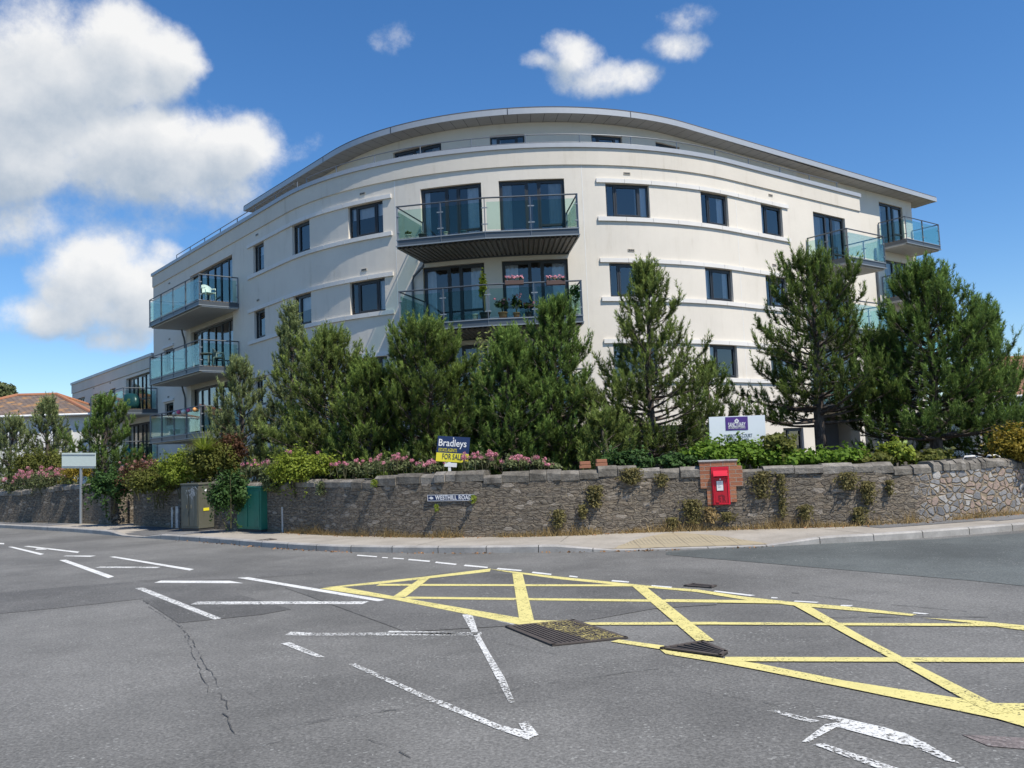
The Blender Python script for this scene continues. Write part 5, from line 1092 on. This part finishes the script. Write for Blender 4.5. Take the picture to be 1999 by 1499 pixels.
# cabinets: built from the three visible ground corners
def cabinet(name, pl, pc, pr, ptop, mat, matd, label, slope=0.):
    A, B, C_ = at_z(*pl, PZ), at_z(*pc, PZ), at_z(*pr, PZ); v = C_-B; u = A-B; lu = np.linalg.norm(u); u = u/lu; perp = np.array([u[1], -u[0], 0]); perp = perp if perp@v > 0 else -perp; lv = max(.35, min(.62, abs(perp@v))); D = [B, B+perp*lv, B+perp*lv+u*lu, B+u*lu]
    ztop = z_over(*ptop, B); o = empty(name, sum(D)/4, label, 'cabinet'); c = sum(D)/4
    sh = lambda k: [(c+(p-c)*k)[:2] for p in D]
    MB().prism(sh(.95), PZ-.01, PZ+.06).build('plinth', simple(name+'_plinth', (.05, .05, .05), .9), o); MB().prism(sh(1.), PZ+.06, ztop-.05).build('body', mat, o, bevel=.012); MB().prism(sh(1.05), ztop-.05, ztop).build('lid', matd, o, bevel=.012)
    def door(p, d, L, nn, k):
        for i in range(k):
            x0, x1 = L*i/k+.035, L*(i+1)/k-.012 if i < k-1 else L-.035; q = [p+d*x0+nn*.002, p+d*x1+nn*.002]
            m = MB(); m.hexa([(*q[0][:2], PZ+.12), (*q[1][:2], PZ+.12), (*(q[1]+nn*.014)[:2], PZ+.12), (*(q[0]+nn*.014)[:2], PZ+.12), (*q[0][:2], ztop-.1), (*q[1][:2], ztop-.1), (*(q[1]+nn*.014)[:2], ztop-.1), (*(q[0]+nn*.014)[:2], ztop-.1)]); dr = m.build('door', mat, o, bevel=.004)
            hq = p+d*(x1-.07 if i == 0 else x0+.07)+nn*.02; MB().box((hq[0], hq[1], PZ+.6), (.03, .03, .09), math.atan2(d[1], d[0])).build('handle', matd, dr)
    door(B, u, lu, -perp, 2); return o, B, u, perp, lu, lv, ztop
def painted(name, col, streak=None):
    m, nt, b = newmat(name); p = pos(nt); n = noise(nt, nd(nt, 'ShaderNodeMapping', {'Vector': p, 'Scale': (3, 3, .7)}).outputs[0], 3., 6, .7); c = mixc(nt, ramp(nt, n, .45, .8), col, tuple(x*.6 for x in col)); c = mixc(nt, mth(nt, 'MULTIPLY', ramp(nt, noise(nt, p, 12., 5, .7), .58, .75), .3), c, (.2, .19, .17))
    setin(nt, b, Base_Color=c, Roughness=.55); return m
GRNC = painted('green_cabinet_paint', (.020, .17, .115)); GRYC = painted('olive_grey_cabinet_paint', (.105, .105, .08))
o, B, u, pp, lu, lv, zt = cabinet('grey_cabinet', (354, 1036), (388, 1037), (428, 1033), (388, 943), GRYC, GRYC, 'olive-grey metal street cabinet with a white splash and a yellow label')
m = MB(); q = B+u*lu*.35-pp*.022; rg = np.random.default_rng(5)
SPL = simple('white_splash', (.50, .50, .48), .7)
for k in range(34):
    x = rg.normal()*.10; z = zt-.2+rg.normal()*.06; L = .05+.14*rg.random(); ang = -1.6+rg.normal()*.9; wd = .004+.009*rg.random(); d = np.array([u[0]*math.cos(ang), u[1]*math.cos(ang), math.sin(ang)]); s_ = np.array([-u[0]*math.sin(ang), -u[1]*math.sin(ang), math.cos(ang)])*wd; b = q+u*x; b = np.array([b[0], b[1], z])-pp*(.0005*k*.05); m.add([b-s_, b+d*L, b+s_], [(0, 1, 2)])
for k in range(3): b = q+u*(.06*k-.06); m.add([np.array([b[0], b[1], zt-.15])-u*.008, np.array([b[0], b[1], zt-.15])+u*.008, np.array([b[0], b[1], PZ+.25+.2*k])], [(0, 1, 2)])
m.build('paint_splash', SPL, o)
e = B+pp*lv*.38-u*.006; m = MB(); m.box((e[0], e[1], PZ+.52), (.16, .008, .07), math.atan2(pp[1], pp[0])); m.build('warning_label', YBRD, o); e = B+pp*lv*.35-u*.006; m = MB(); m.box((e[0], e[1], zt-.18), (.06, .008, .06), math.atan2(pp[1], pp[0])); m.build('round_label', WHITE, o)
o, B, u, pp, lu, lv, zt = cabinet('green_cabinet', (462.5, 1037), (509.5, 1039.5), (536, 1034), (509.5, 949), GRNC, GRNC, 'teal green metal street cabinet with two doors on the pavement')
e = B+u*lu*.66-pp*.021; MB().box((e[0], e[1], zt-.22), (.10, .006, .11), math.atan2(u[1], u[0])).build('worn_label', simple('worn_label', (.05, .05, .03), .8), o)
CONC = concrete('marker_concrete', (.36, .35, .33), (.60, .59, .56), 8.)
for px, yb, yt, wd, lab in ((558, 1039, 989, .16, 'white concrete marker post at the bend of the wall'), (447, 1033, 993, .13, 'grey marker post in the shade between the two cabinets'), (347, 1031, 988, .10, 'slim marker post just left of the grey cabinet'), (337, 1030, 990, .07, 'thinnest leaning marker post left of the grey cabinet')):
    g = at_z(px, yb, PZ); zt = z_over(px, yt, g); o = empty('marker_post', g, lab, 'post', 'small marker posts along the wall'); MB().box((g[0], g[1], (PZ+zt)/2), (wd, wd*.7, zt-PZ), -.5, .02).build('shaft', CONC, o, bevel=.012)
    MB().box((g[0]+.02, g[1]-wd*.45, zt-.12), (wd*.5, .012, .1), -.5).build('marker_plate', simple('marker_plate', (.5, .5, .46), .6), o)
# post box in its brick surround
RED = simple('post_box_red', (.58, .008, .03), .32, 0, .06, 4., .0); REDD = simple('post_box_red_worn', (.45, .008, .022), .4); BLK = simple('slot_black', (.006, .006, .006), .8); NOTE = simple('notice_paper', (.76, .75, .72), .5)
def brickmat():
    m, nt, b = newmat('red_brick'); p = uvv(nt); q = pos(nt)
    br = nd(nt, 'ShaderNodeTexBrick', {'Vector': p, 'Scale': 1., 'Color1': (.34, .12, .06, 1), 'Color2': (.46, .20, .10, 1), 'Mortar': (.36, .30, .24, 1), 'Mortar Size': .007, 'Brick Width': .225, 'Row Height': .075}); c = mixc(nt, mth(nt, 'MULTIPLY', noise(nt, q, 16., 5, .7), .45), br.outputs['Color'], (.27, .12, .07))
    setin(nt, b, Base_Color=c, Roughness=.9, Normal=bump(nt, mth(nt, 'SUBTRACT', noise(nt, q, 40., 3), mth(nt, 'MULTIPLY', br.outputs['Fac'], 1.5)), .7, .012)); return m
BRICK = brickmat()
TL, ux, nn = on_wall(1387, 912, .0); TR, _, _ = on_wall(1421.5, 912, .0); BLp, _, _ = on_wall(1390, 986, .0)
ux = TR-TL; ux[2] = 0; bw = np.linalg.norm(ux); ux = ux/bw; uz = np.array([0, 0, 1.]); nn = np.array([ux[1], -ux[0], 0]); zt = TL[2]; bh = zt-BLp[2]; O = np.array([TL[0], TL[1], zt])
surround = empty('brick_surround', (O[0], O[1], PZ), 'red brick surround built into the stone wall round the post box', 'brickwork')
def bq(mb, x0, x1, z0, z1, d0, d1):
    b = lambda x, d, z: O+ux*x+nn*d+uz*(z-zt)
    P = [b(x0, d0, z0), b(x1, d0, z0), b(x1, d1, z0), b(x0, d1, z0), b(x0, d0, z1), b(x1, d0, z1), b(x1, d1, z1), b(x0, d1, z1)]
    fs = [(3, 2, 1, 0), (4, 5, 6, 7), (0, 1, 5, 4), (1, 2, 6, 5), (2, 3, 7, 6), (3, 0, 4, 7)]
    def U(i): 
        x = (x0, x1, x1, x0)[i % 4]; d = (d0, d0, d1, d1)[i % 4]; z = (z0 if i < 4 else z1); return (x, z, d)
    def uvf(f):
        u = [U(i) for i in f]; xs = {a[0] for a in u}; zs = {a[1] for a in u}
        return [(a[0], a[1]) for a in u] if len(xs) > 1 and len(zs) > 1 else ([(a[2], a[1]) for a in u] if len(zs) > 1 else [(a[0], a[2]) for a in u])
    mb.add(P, fs, [uvf(f) for f in fs]); return mb
ZT = zt+.105; x0, x1 = -.20, bw+.26
for nm, q in (('brick_left_upper', (x0, -.004, zt-bh*.55, zt+.004)), ('brick_left_lower', (x0+.11, -.004, zt-bh-.0, zt-bh*.55-.002)), ('brick_right_upper', (bw+.004, x1-.01, zt-bh*.52, zt+.004)), ('brick_right_lower', (bw+.004, x1-.14, zt-bh+.05, zt-bh*.52-.002)), ('brick_head', (x0, x1-.10, zt+.006, ZT))):
    bq(MB(), q[0], q[1], q[2], q[3], -.45, .03).build('brick_jamb' if 'head' not in nm else 'brick_head', BRICK, surround)
bq(MB(), x0-.015, x1-.085, ZT+.002, ZT+.025, -.45, .045).build('mortar_cap', CONC, surround)
pb = empty('post_box', O-uz*bh, 'bright red cast iron post box set in the stone wall', 'post box')
def part(nm, mat, x0, x1, z0, z1, d0, d1, parent=None, bev=.004): return bq(MB(), x0, x1, z0, z1, d0, d1).build(nm, mat, parent or pb, bevel=bev)
zb = zt-bh; part('body', RED, 0, bw, zb, zt, -.3, .05, None, .008)
hz = zt-bh*.17; m = MB(); b = lambda x, d, z: O+ux*x+nn*d+uz*(z-zt)
xa, xb = bw*.11, bw*.91
m.hexa([b(xa, .048, hz-.05), b(xb, .048, hz-.05), b(xb, .125, hz-.05), b(xa, .125, hz-.05), b(xa, .048, hz+.055), b(xb, .048, hz+.055), b(xb, .105, hz-.015), b(xa, .105, hz-.015)]); m.build('aperture_hood', RED, pb, bevel=.004)
part('slot', BLK, xa+.015, xb-.015, hz-.088, hz-.053, .04, .056, None, 0)
for x in (xa-.012, xb): part('hood_cheek', REDD, x, x+.012, hz-.10, hz+.02, .045, .095)
dx0, dx1, dz0, dz1 = bw*.13, bw*.89, zb+bh*.045, zb+bh*.70
for q in ((dx0-.018, dx1+.018, dz1, dz1+.018), (dx0-.018, dx1+.018, dz0-.018, dz0), (dx0-.018, dx0, dz0, dz1), (dx1, dx1+.018, dz0, dz1)): part('door_surround', RED, *q, .045, .068)
dr = part('door', REDD, dx0+.006, dx1-.006, dz0+.006, dz1-.006, .045, .058)
nx = bw*.28; part('notice_frame', BLK, nx-.008, nx+bw*.36+.008, zb+bh*.375, zb+bh*.64, .056, .064, dr); nz = part('notice', NOTE, nx, nx+bw*.36, zb+bh*.382, zb+bh*.633, .06, .067, dr, 0)
for k, (l_, z_) in enumerate(((.7, .60), (.55, .575), (.7, .54), (.4, .515), (.6, .48), (.5, .455))): part('notice_line', GREYT, nx+.02, nx+.02+bw*.3*l_, zb+bh*z_, zb+bh*(z_+.006), .066, .0685, nz, 0)
part('tablet', NOTE, bw*.46, bw*.53, zb+bh*.655, zb+bh*.70, .056, .066, dr, 0); part('lock', REDD, bw*.22, bw*.38, zb+bh*.065, zb+bh*.10, .056, .085, dr)
REL = simple('raised_cipher', (.20, .006, .014), .4)
lettering('E R', .16, b(bw*.54, .060, zb+bh*.165), ux, uz, REL, dr, bw*.40, 'cipher', .003)
m = MB(); cw = bw*.16; cc = b(bw*.54, .0605, zb+bh*.262)
m.add([cc+ux*x*cw*.5+uz*z*cw*.5+nn*.001 for x, z in ((-.7, -.7), (.7, -.7), (.95, .35), (.5, -.1), (.35, .55), (0, .05), (-.35, .55), (-.5, -.1), (-.95, .35))], [tuple(range(9))]); m.build('crown_emblem', REL, dr)
# loose bricks on the wall
for px, lab in ((1143, 'left of two loose red bricks lying on top of the wall'), (1176, 'right of two loose red bricks lying on top of the wall')):
    p = atw(px, 912, .15); s, _ = WP.hit(px, 1000); z = top_main(s)+.005; an = WP.at(s)[1]; o = empty('loose_brick', (p[0], p[1], z), lab, 'brick', 'loose bricks on the wall')
    for k in range(2): MB().box((p[0], p[1], z+.033+.068*k), (.22-.02*k, .105, .062), an+.1*k).build('brick', simple('brick_red', (.33, .14, .08), .9, 0, .2, 14.), o, bevel=.006)
# gate slip post in the gap
g = at_z(256, 1024, PZ); o = empty('gate_post', g, 'thin pale metal gate post in the gap of the left wall', 'gate'); MB().box((g[0], g[1]+.3, .78), (.07, .05, 1.36)).build('post', GALV, o); MB().box((g[0]-.02, g[1]+.3, .5), (.03, .03, .6)).build('latch_bar', GALV, o)
# cycle hoops
for px, lab in ((1893, 'left white cycle hoop behind the right end of the wall'), (1938, 'right white cycle hoop behind the right end of the wall')):
    q = at_y(px, 890, 18.2); o = empty('cycle_hoop', (q[0], q[1], GZ), lab, 'cycle rack', 'white cycle hoops'); z = z_over(px, 889 if px > 1900 else 891, q)
    MB().tube([(q[0]-.15, q[1], GZ), (q[0]-.15, q[1], z-.05), (q[0]-.1, q[1], z), (q[0]+.1, q[1], z), (q[0]+.15, q[1], z-.05), (q[0]+.15, q[1], GZ)], .022, 8).build('hoop', WHITE, o, True); MB().box((q[0], q[1], GZ+.015), (.42, .12, .03)).build('base_plate', GALV, o)
# ---------------------------------------------------------------- things on the balconies
TERR = simple('terracotta', (.42, .19, .10), .85); CERA = simple('cream_glaze', (.55, .52, .42), .5); DKP = simple('dark_pot', (.05, .055, .06), .6); BLUP = simple('blue_pot', (.06, .14, .19), .4)
def pot(px, py, z, r, h, mat, label, plant=None, pn=0, ph=.3, pr=.2, flowers=None, seed=0):
    r, h = r*.78, h*.8; s_ = float(np.interp(px, [775, 945, 1131], [7.36, 9.97, 12.6])); a_, b_ = ((7.36, 9.97) if s_ < 9.97 else (9.97, 12.6)); q_ = PT(a_, 2.2, 0)+(PT(b_, 2.2, 0)-PT(a_, 2.2, 0))*(s_-a_)/(b_-a_); c_ = np.array([CX, CY, 0]); p = q_+(c_-q_)/np.linalg.norm((c_-q_)[:2])*(.18+r); p[2] = z+.004; o = empty('plant_pot', p, label, 'plant pot', 'pots on the balconies'); rg = np.random.default_rng(seed)
    MB().lathe(p, [(r*.68, 0), (r*.9, h*.55), (r, h*.84), (r*1.1, h*.85), (r*1.1, h), (r*.92, h), (r*.88, h*.9)], 14).build('pot', mat, o, True)
    MB().lathe(p, [(r*.85, h*.88), (r*.85, h*.9)], 12).build('soil', simple('pot_soil', (.04, .03, .02), .95), o)
    if plant:
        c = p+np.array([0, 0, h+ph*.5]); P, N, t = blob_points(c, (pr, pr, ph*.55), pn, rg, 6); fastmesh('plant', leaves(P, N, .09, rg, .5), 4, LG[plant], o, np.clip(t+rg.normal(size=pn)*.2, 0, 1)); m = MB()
        for k in range(4): m.tube([p+np.array([0, 0, h*.8]), c+np.array([rg.normal()*pr*.3, rg.normal()*pr*.3, ph*.3])], [.01, .005], 4, False)
        m.build('stems', STEM, o)
    if flowers:
        Q = []
        for k in range(flowers[1]): hh = p+np.array([rg.normal()*pr*.55, rg.normal()*pr*.55, h+ph*(.45+.5*rg.random())]); d = unit(rg.normal(size=(14, 3))); Q.append(leaves(hh+d*.035, d, .05, rg, .8))
        fastmesh('blooms', np.concatenate(Q), 4, LG[flowers[0]], o, rg.random(14*flowers[1]))
    return o
pot(791, 460, F2, .13, .26, CERA, 'cream pot with a low plant at the left end of the upper centre balcony', 'olive', 70, .12, .12, seed=1); pot(818, 457, F2, .16, .24, DKP, 'dark tub beside the cream pot on the upper centre balcony', seed=2); pot(866, 452, F2, .09, .22, CERA, 'slim pale pot in the middle of the upper centre balcony', seed=3); pot(900, 448, F2, .14, .2, BLUP, 'blue bowl pot on the upper centre balcony', seed=4)
pot(918, 614, F1, .12, .28, CERA, 'pale green glazed jar on the lower centre balcony', seed=5); pot(972, 607, F1, .19, .30, TERR, 'large terracotta pot of red-flowered plants on the lower centre balcony', 'grey', 300, .5, .28, ('pink', 6), 6); pot(1000, 605, F1, .14, .26, TERR, 'smaller terracotta pot next to the large one on the lower centre balcony', 'olive', 220, .62, .18, ('pink', 4), 7)
pot(1085, 602, F1, .15, .3, TERR, 'terracotta pot with an orange bloom at the right of the lower centre balcony', 'grey', 320, .5, .3, ('rose', 6), 8); pot(1120, 600, F1, .15, .3, CERA, 'pale pot with a tall bush in the right corner of the lower centre balcony', 'ivy', 420, .95, .24, None, 9); pot(936, 603, F1, .22, .34, DKP, 'dark planter with a tall yellow-green climber on the lower centre balcony', 'lime', 560, 1.45, .20, None, 10)
pot(1024, 603, F1, .13, .26, DKP, 'small dark pot of crimson flowers on the lower centre balcony', 'olive', 160, .34, .2, ('pink', 7), 11)
for px, lab in ((1004, 'left flower box of pink blooms hooked on the lower centre balcony rail'), (1085, 'right flower box of pink blooms hooked on the lower centre balcony rail')):
    p = at_y(px, 556, np.linalg.norm(0)+PT(10.6 if px < 1050 else 12.0, 2.1, 0)[1]); o = empty('flower_box', p, lab, 'flower box', 'flower boxes on the balcony rail'); MB().box((p[0], p[1], p[2]+.07), (.62, .16, .15), .03).build('trough', simple('brown_trough', (.10, .06, .05), .7), o, bevel=.01)
    P = np.stack([p[0]+(rg.random(160)-.5)*.6, p[1]+(rg.random(160)-.5)*.16, p[2]+.15+rg.random(160)*.1], 1); fastmesh('leaves', leaves(P, np.tile([0, -.4, 1.], (160, 1)), .06, rg, .7), 4, LG['ivy'], o, rg.random(160)); P = P[:90]+np.array([0, -.02, .06]); fastmesh('blooms', leaves(P, np.tile([0, -.6, 1.], (90, 1)), .055, rg, .9), 4, LG['pink'], o, .4+.6*rg.random(90))
# white plastic chair on the top left balcony
def plastic_chair(p, ang, mat, label):
    o = empty('garden_chair', p, label, 'chair'); o.rotation_euler = (0, 0, ang); ORG[o.name] = np.zeros(3)
    m = MB(); m.box((0, 0, .42), (.46, .44, .035)); m.build('seat', mat, o, bevel=.01); m = MB(); n = 9
    for i in range(n):
        a, c = -1.25+2.5*i/n, -1.25+2.5*(i+1)/n; f = lambda t, r, z: (r*math.sin(t), .03+r*math.cos(t), z); hz = lambda t: .86-.10*abs(t)**2.2
        m.hexa([f(a, .21, .44), f(c, .21, .44), f(c, .235, .44), f(a, .235, .44), f(a, .235, hz(a)), f(c, .235, hz(c)), f(c, .26, hz(c)), f(a, .26, hz(a))])
    m.build('backrest', mat, o)
    for x in (-.24, .24):
        m = MB(); m.tube([(x, -.22, .0), (x*1.02, -.2, .42), (x*1.05, -.19, .62), (x*1.05, .1, .65), (x*.95, .2, .66)], .022, 6); m.build('armrest', mat, o, True); m = MB(); m.tube([(x*1.05, .26, 0), (x*.9, .19, .44)], [.024, .02], 6); m.build('leg', mat, o, True)
    return o
WPL = simple('white_plastic', (.80, .80, .78), .4, 0, .03); TEAL = simple('teal_plastic', (.03, .32, .34), .45); GWD = simple('weathered_grey_wood', (.22, .22, .21), .8)
q = PT(-5.55, 1.2, F2); plastic_chair((q[0], q[1], F2), .9, WPL, 'white plastic garden chair on the topmost left balcony')
q = PT(-5.5, .75, F1); plastic_chair((q[0], q[1], F1), 1.8, GWD, 'grey chair on the middle left balcony'); q = PT(-5.6, .9, F0); plastic_chair((q[0], q[1], F0), 2.2, DKP, 'dark chair on the lowest left balcony')
q = PT(-18.6, .9, 2.12); plastic_chair((q[0], q[1], 2.12), 1.2, TEAL, 'teal chair on the lower balcony of the low wing')
q = PT(25.6, 1.0, F2)
# table on the middle left balcony
q = PT(-6.5, 1.1, F1); o = empty('balcony_table', (q[0], q[1], F1), 'slatted grey garden table on the middle left balcony', 'table')
for k in range(5): MB().box((q[0], q[1]-.28+.14*k, F1+.7), (.8, .12, .03), 0).build('slat', GWD, o)
for sx in (-1, 1):
    for sy in (-1, 1): MB().box((q[0]+.33*sx, q[1]+.27*sy, F1+.34), (.05, .05, .68)).build('leg', GWD, o)
# covered heap on the low wing's upper balcony
q = PT(-18.7, 1.0, 5.02); o = empty('covered_furniture', (q[0], q[1], 5.02), 'garden furniture under a shiny turquoise and dark cover on the low wing balcony', 'furniture'); rg = np.random.default_rng(9)
for nm, mt, dx, sc_ in (('turquoise_cover', TEAL, -.75, (.7, .5, .72)), ('dark_cover', simple('dark_teal_cover', (.012, .05, .055), .35), .35, (1.05, .55, .98))):
    prof = [(1., 0), (1.02, .3), (.95, .62), (.75, .86), (.4, .97), (.05, 1.)]; m = MB(); m.lathe((0, 0, 0), prof, 18); ca, sa = math.cos(HL), math.sin(HL); out = []
    for i, v in enumerate(m.v): k = 1+.07*math.sin(i*2.1)+.05*math.sin(i*5.3); x, y = v[0]*sc_[0]*k+dx, v[1]*sc_[1]*k; out.append((q[0]+x*ca-y*sa, q[1]+x*sa+y*ca, 5.02+v[2]*sc_[2]))
    m.v = out; m.build(nm, mt, o, True)
# paper lanterns strung along the lowest left balcony rail
PK = simple('pink_lantern', (.70, .12, .22), .7); WL_ = simple('white_lantern', (.75, .72, .66), .7); OR = simple('orange_lantern', (.75, .35, .12), .7)
for i, (s, mt, nm) in enumerate(((-8.3, WL_, 'white'), (-7.7, PK, 'pink'), (-7.0, WL_, 'second white'), (-6.4, PK, 'larger pink'), (-5.6, OR, 'orange'))):
    q = PT(s, 1.82, F0+1.0+.03*(i % 2)); r = .085+.015*(i % 3); o = empty('paper_lantern', q, nm+' paper lantern strung on the lowest left balcony rail', 'lantern', 'paper lanterns on the balcony rail'); MB().lathe((q[0], q[1], q[2]-r), [(r*math.sin(t), r-r*math.cos(t)) for t in np.linspace(.12, 3.02, 9)], 12).build('shade', mt, o, True); MB().tube([(q[0], q[1], q[2]+r*.9), (q[0], q[1], F0+1.14)], .006, 4).build('cord', DKP, o)

# ---------------------------------------------------------------- neighbouring houses and far trees
def roofmat(name, c1, c2, moss):
    m, nt, b = newmat(name); p = pos(nt); br = nd(nt, 'ShaderNodeTexBrick', {'Vector': uvv(nt), 'Scale': 1., 'Color1': c1+(1,), 'Color2': c2+(1,), 'Mortar': (.05, .04, .035, 1), 'Mortar Size': .02, 'Brick Width': .32, 'Row Height': .26}); n = noise(nt, p, 1.1, 6, .7)
    setin(nt, b, Base_Color=mixc(nt, ramp(nt, n, .50, .66), br.outputs['Color'], moss), Roughness=.9, Normal=bump(nt, br.outputs['Fac'], .6, .03)); return m
TILE = roofmat('slate_tiles', (.13, .10, .085), (.20, .15, .12), (.40, .21, .07)); TILR = roofmat('red_tiles', (.26, .12, .08), (.34, .17, .11), (.30, .16, .10)); RIDG = simple('ridge_tiles', (.34, .15, .08), .85, 0, .2); HWAL = render_wall('house_render', (.74, .73, .70), .2)
def house(cx, cy, w, d, zw, zr, ridge, ang, label, tile, nwin=3):
    o = empty('house', (cx, cy, 0), label, 'house'); ca, sa = math.cos(ang), math.sin(ang); T = lambda x, y, z: (cx+x*ca-y*sa, cy+x*sa+y*ca, z)
    MB().hexa([T(-w/2, -d/2, -.1), T(w/2, -d/2, -.1), T(w/2, d/2, -.1), T(-w/2, d/2, -.1), T(-w/2, -d/2, zw), T(w/2, -d/2, zw), T(w/2, d/2, zw), T(-w/2, d/2, zw)]).build('wall', HWAL, o)
    e = .45; W_, D_ = w/2+e, d/2+e; r = ridge/2; m = MB(); hs = math.hypot(D_, zr-zw)
    m.quad(T(-W_, -D_, zw), T(W_, -D_, zw), T(r, 0, zr), T(-r, 0, zr), [(0, 0), (2*W_, 0), (W_+r, hs), (W_-r, hs)]); m.quad(T(W_, D_, zw), T(-W_, D_, zw), T(-r, 0, zr), T(r, 0, zr), [(0, 0), (2*W_, 0), (W_+r, hs), (W_-r, hs)])
    m.add([T(W_, -D_, zw), T(W_, D_, zw), T(r, 0, zr)], [(0, 1, 2)], [[(0, 0), (2*D_, 0), (D_, hs)]]); m.add([T(-W_, D_, zw), T(-W_, -D_, zw), T(-r, 0, zr)], [(0, 1, 2)], [[(0, 0), (2*D_, 0), (D_, hs)]]); m.quad(T(-W_, D_, zw), T(W_, D_, zw), T(W_, -D_, zw), T(-W_, -D_, zw)); rf = m.build('roof', tile, o)
    m = MB()
    for a, b_ in ((T(-r, 0, zr), T(r, 0, zr)), (T(-r, 0, zr), T(-W_, -D_, zw)), (T(r, 0, zr), T(W_, -D_, zw)), (T(r, 0, zr), T(W_, D_, zw)), (T(-r, 0, zr), T(-W_, D_, zw))): m.tube([a, b_], .13, 8)
    m.build('ridge', RIDG, rf); m = MB()
    for s_ in (-1, 1): m.tube([T(-W_, s_*D_, zw), T(W_, s_*D_, zw)], .07, 8)
    m.build('gutter', WHITE, rf)
    for k in range(nwin):
        x = -w/2+w*(k+.5)/nwin; f = MB(); f.hexa([T(x-.6, -d/2-.05, zw-1.9), T(x+.6, -d/2-.05, zw-1.9), T(x+.6, -d/2+.02, zw-1.9), T(x-.6, -d/2+.02, zw-1.9), T(x-.6, -d/2-.05, zw-.7), T(x+.6, -d/2-.05, zw-.7), T(x+.6, -d/2+.02, zw-.7), T(x-.6, -d/2+.02, zw-.7)]); f = f.build('window', WHITE, o)
        m = MB(); m.quad(T(x-.52, -d/2-.056, zw-1.82), T(x-.03, -d/2-.056, zw-1.82), T(x-.03, -d/2-.056, zw-.78), T(x-.52, -d/2-.056, zw-.78)); m.quad(T(x+.03, -d/2-.056, zw-1.82), T(x+.52, -d/2-.056, zw-1.82), T(x+.52, -d/2-.056, zw-.78), T(x+.03, -d/2-.056, zw-.78)); m.build('pane', simple('house_glass', (.03, .035, .045), .1), f)
    return o
hr = at_y(72, 771, 56.); he = at_y(72, 812, 52.)
house(hr[0], 56, 9.0, 8.5, he[2], hr[2], 2.4, .15, 'white house with a mossy hipped tile roof beyond the left pines', TILE)
hr = at_y(2020, 690, 46.); house(hr[0]+1.2, 48, 8, 8, hr[2]-2.3, hr[2], 3.5, -.3, 'house with a red-brown tiled roof beyond the right edge pine', TILR)
def broad(px, ytop, Y, half, label, seed):
    rg = np.random.default_rng(seed); top = at_y(px, ytop, Y); b = np.array([top[0], Y, 0.]); R = half*Y/FPX; o = empty('broadleaf_tree', b, label, 'tree'); m = MB(); c = b+np.array([0, 0, top[2]-R*1.05]); m.tube([b, (b+c)/2, c], [.22, .16, .1], 7)
    for k in range(7): a = k*.9; m.tube([(b+c)/2+np.array([0, 0, .5]), c+np.array([math.cos(a)*R*.6, math.sin(a)*R*.6, R*.3*math.sin(k*2)])], [.08, .03], 5)
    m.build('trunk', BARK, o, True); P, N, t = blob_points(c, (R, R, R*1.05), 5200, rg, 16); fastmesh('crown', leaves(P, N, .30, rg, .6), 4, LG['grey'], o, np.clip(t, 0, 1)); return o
broad(-8, 738, 62, 42, 'round leafy tree at the left edge behind the tiled house', 61)
broad(2060, 760, 40, 70, 'leafy tree beyond the right edge of the apartment block', 62)
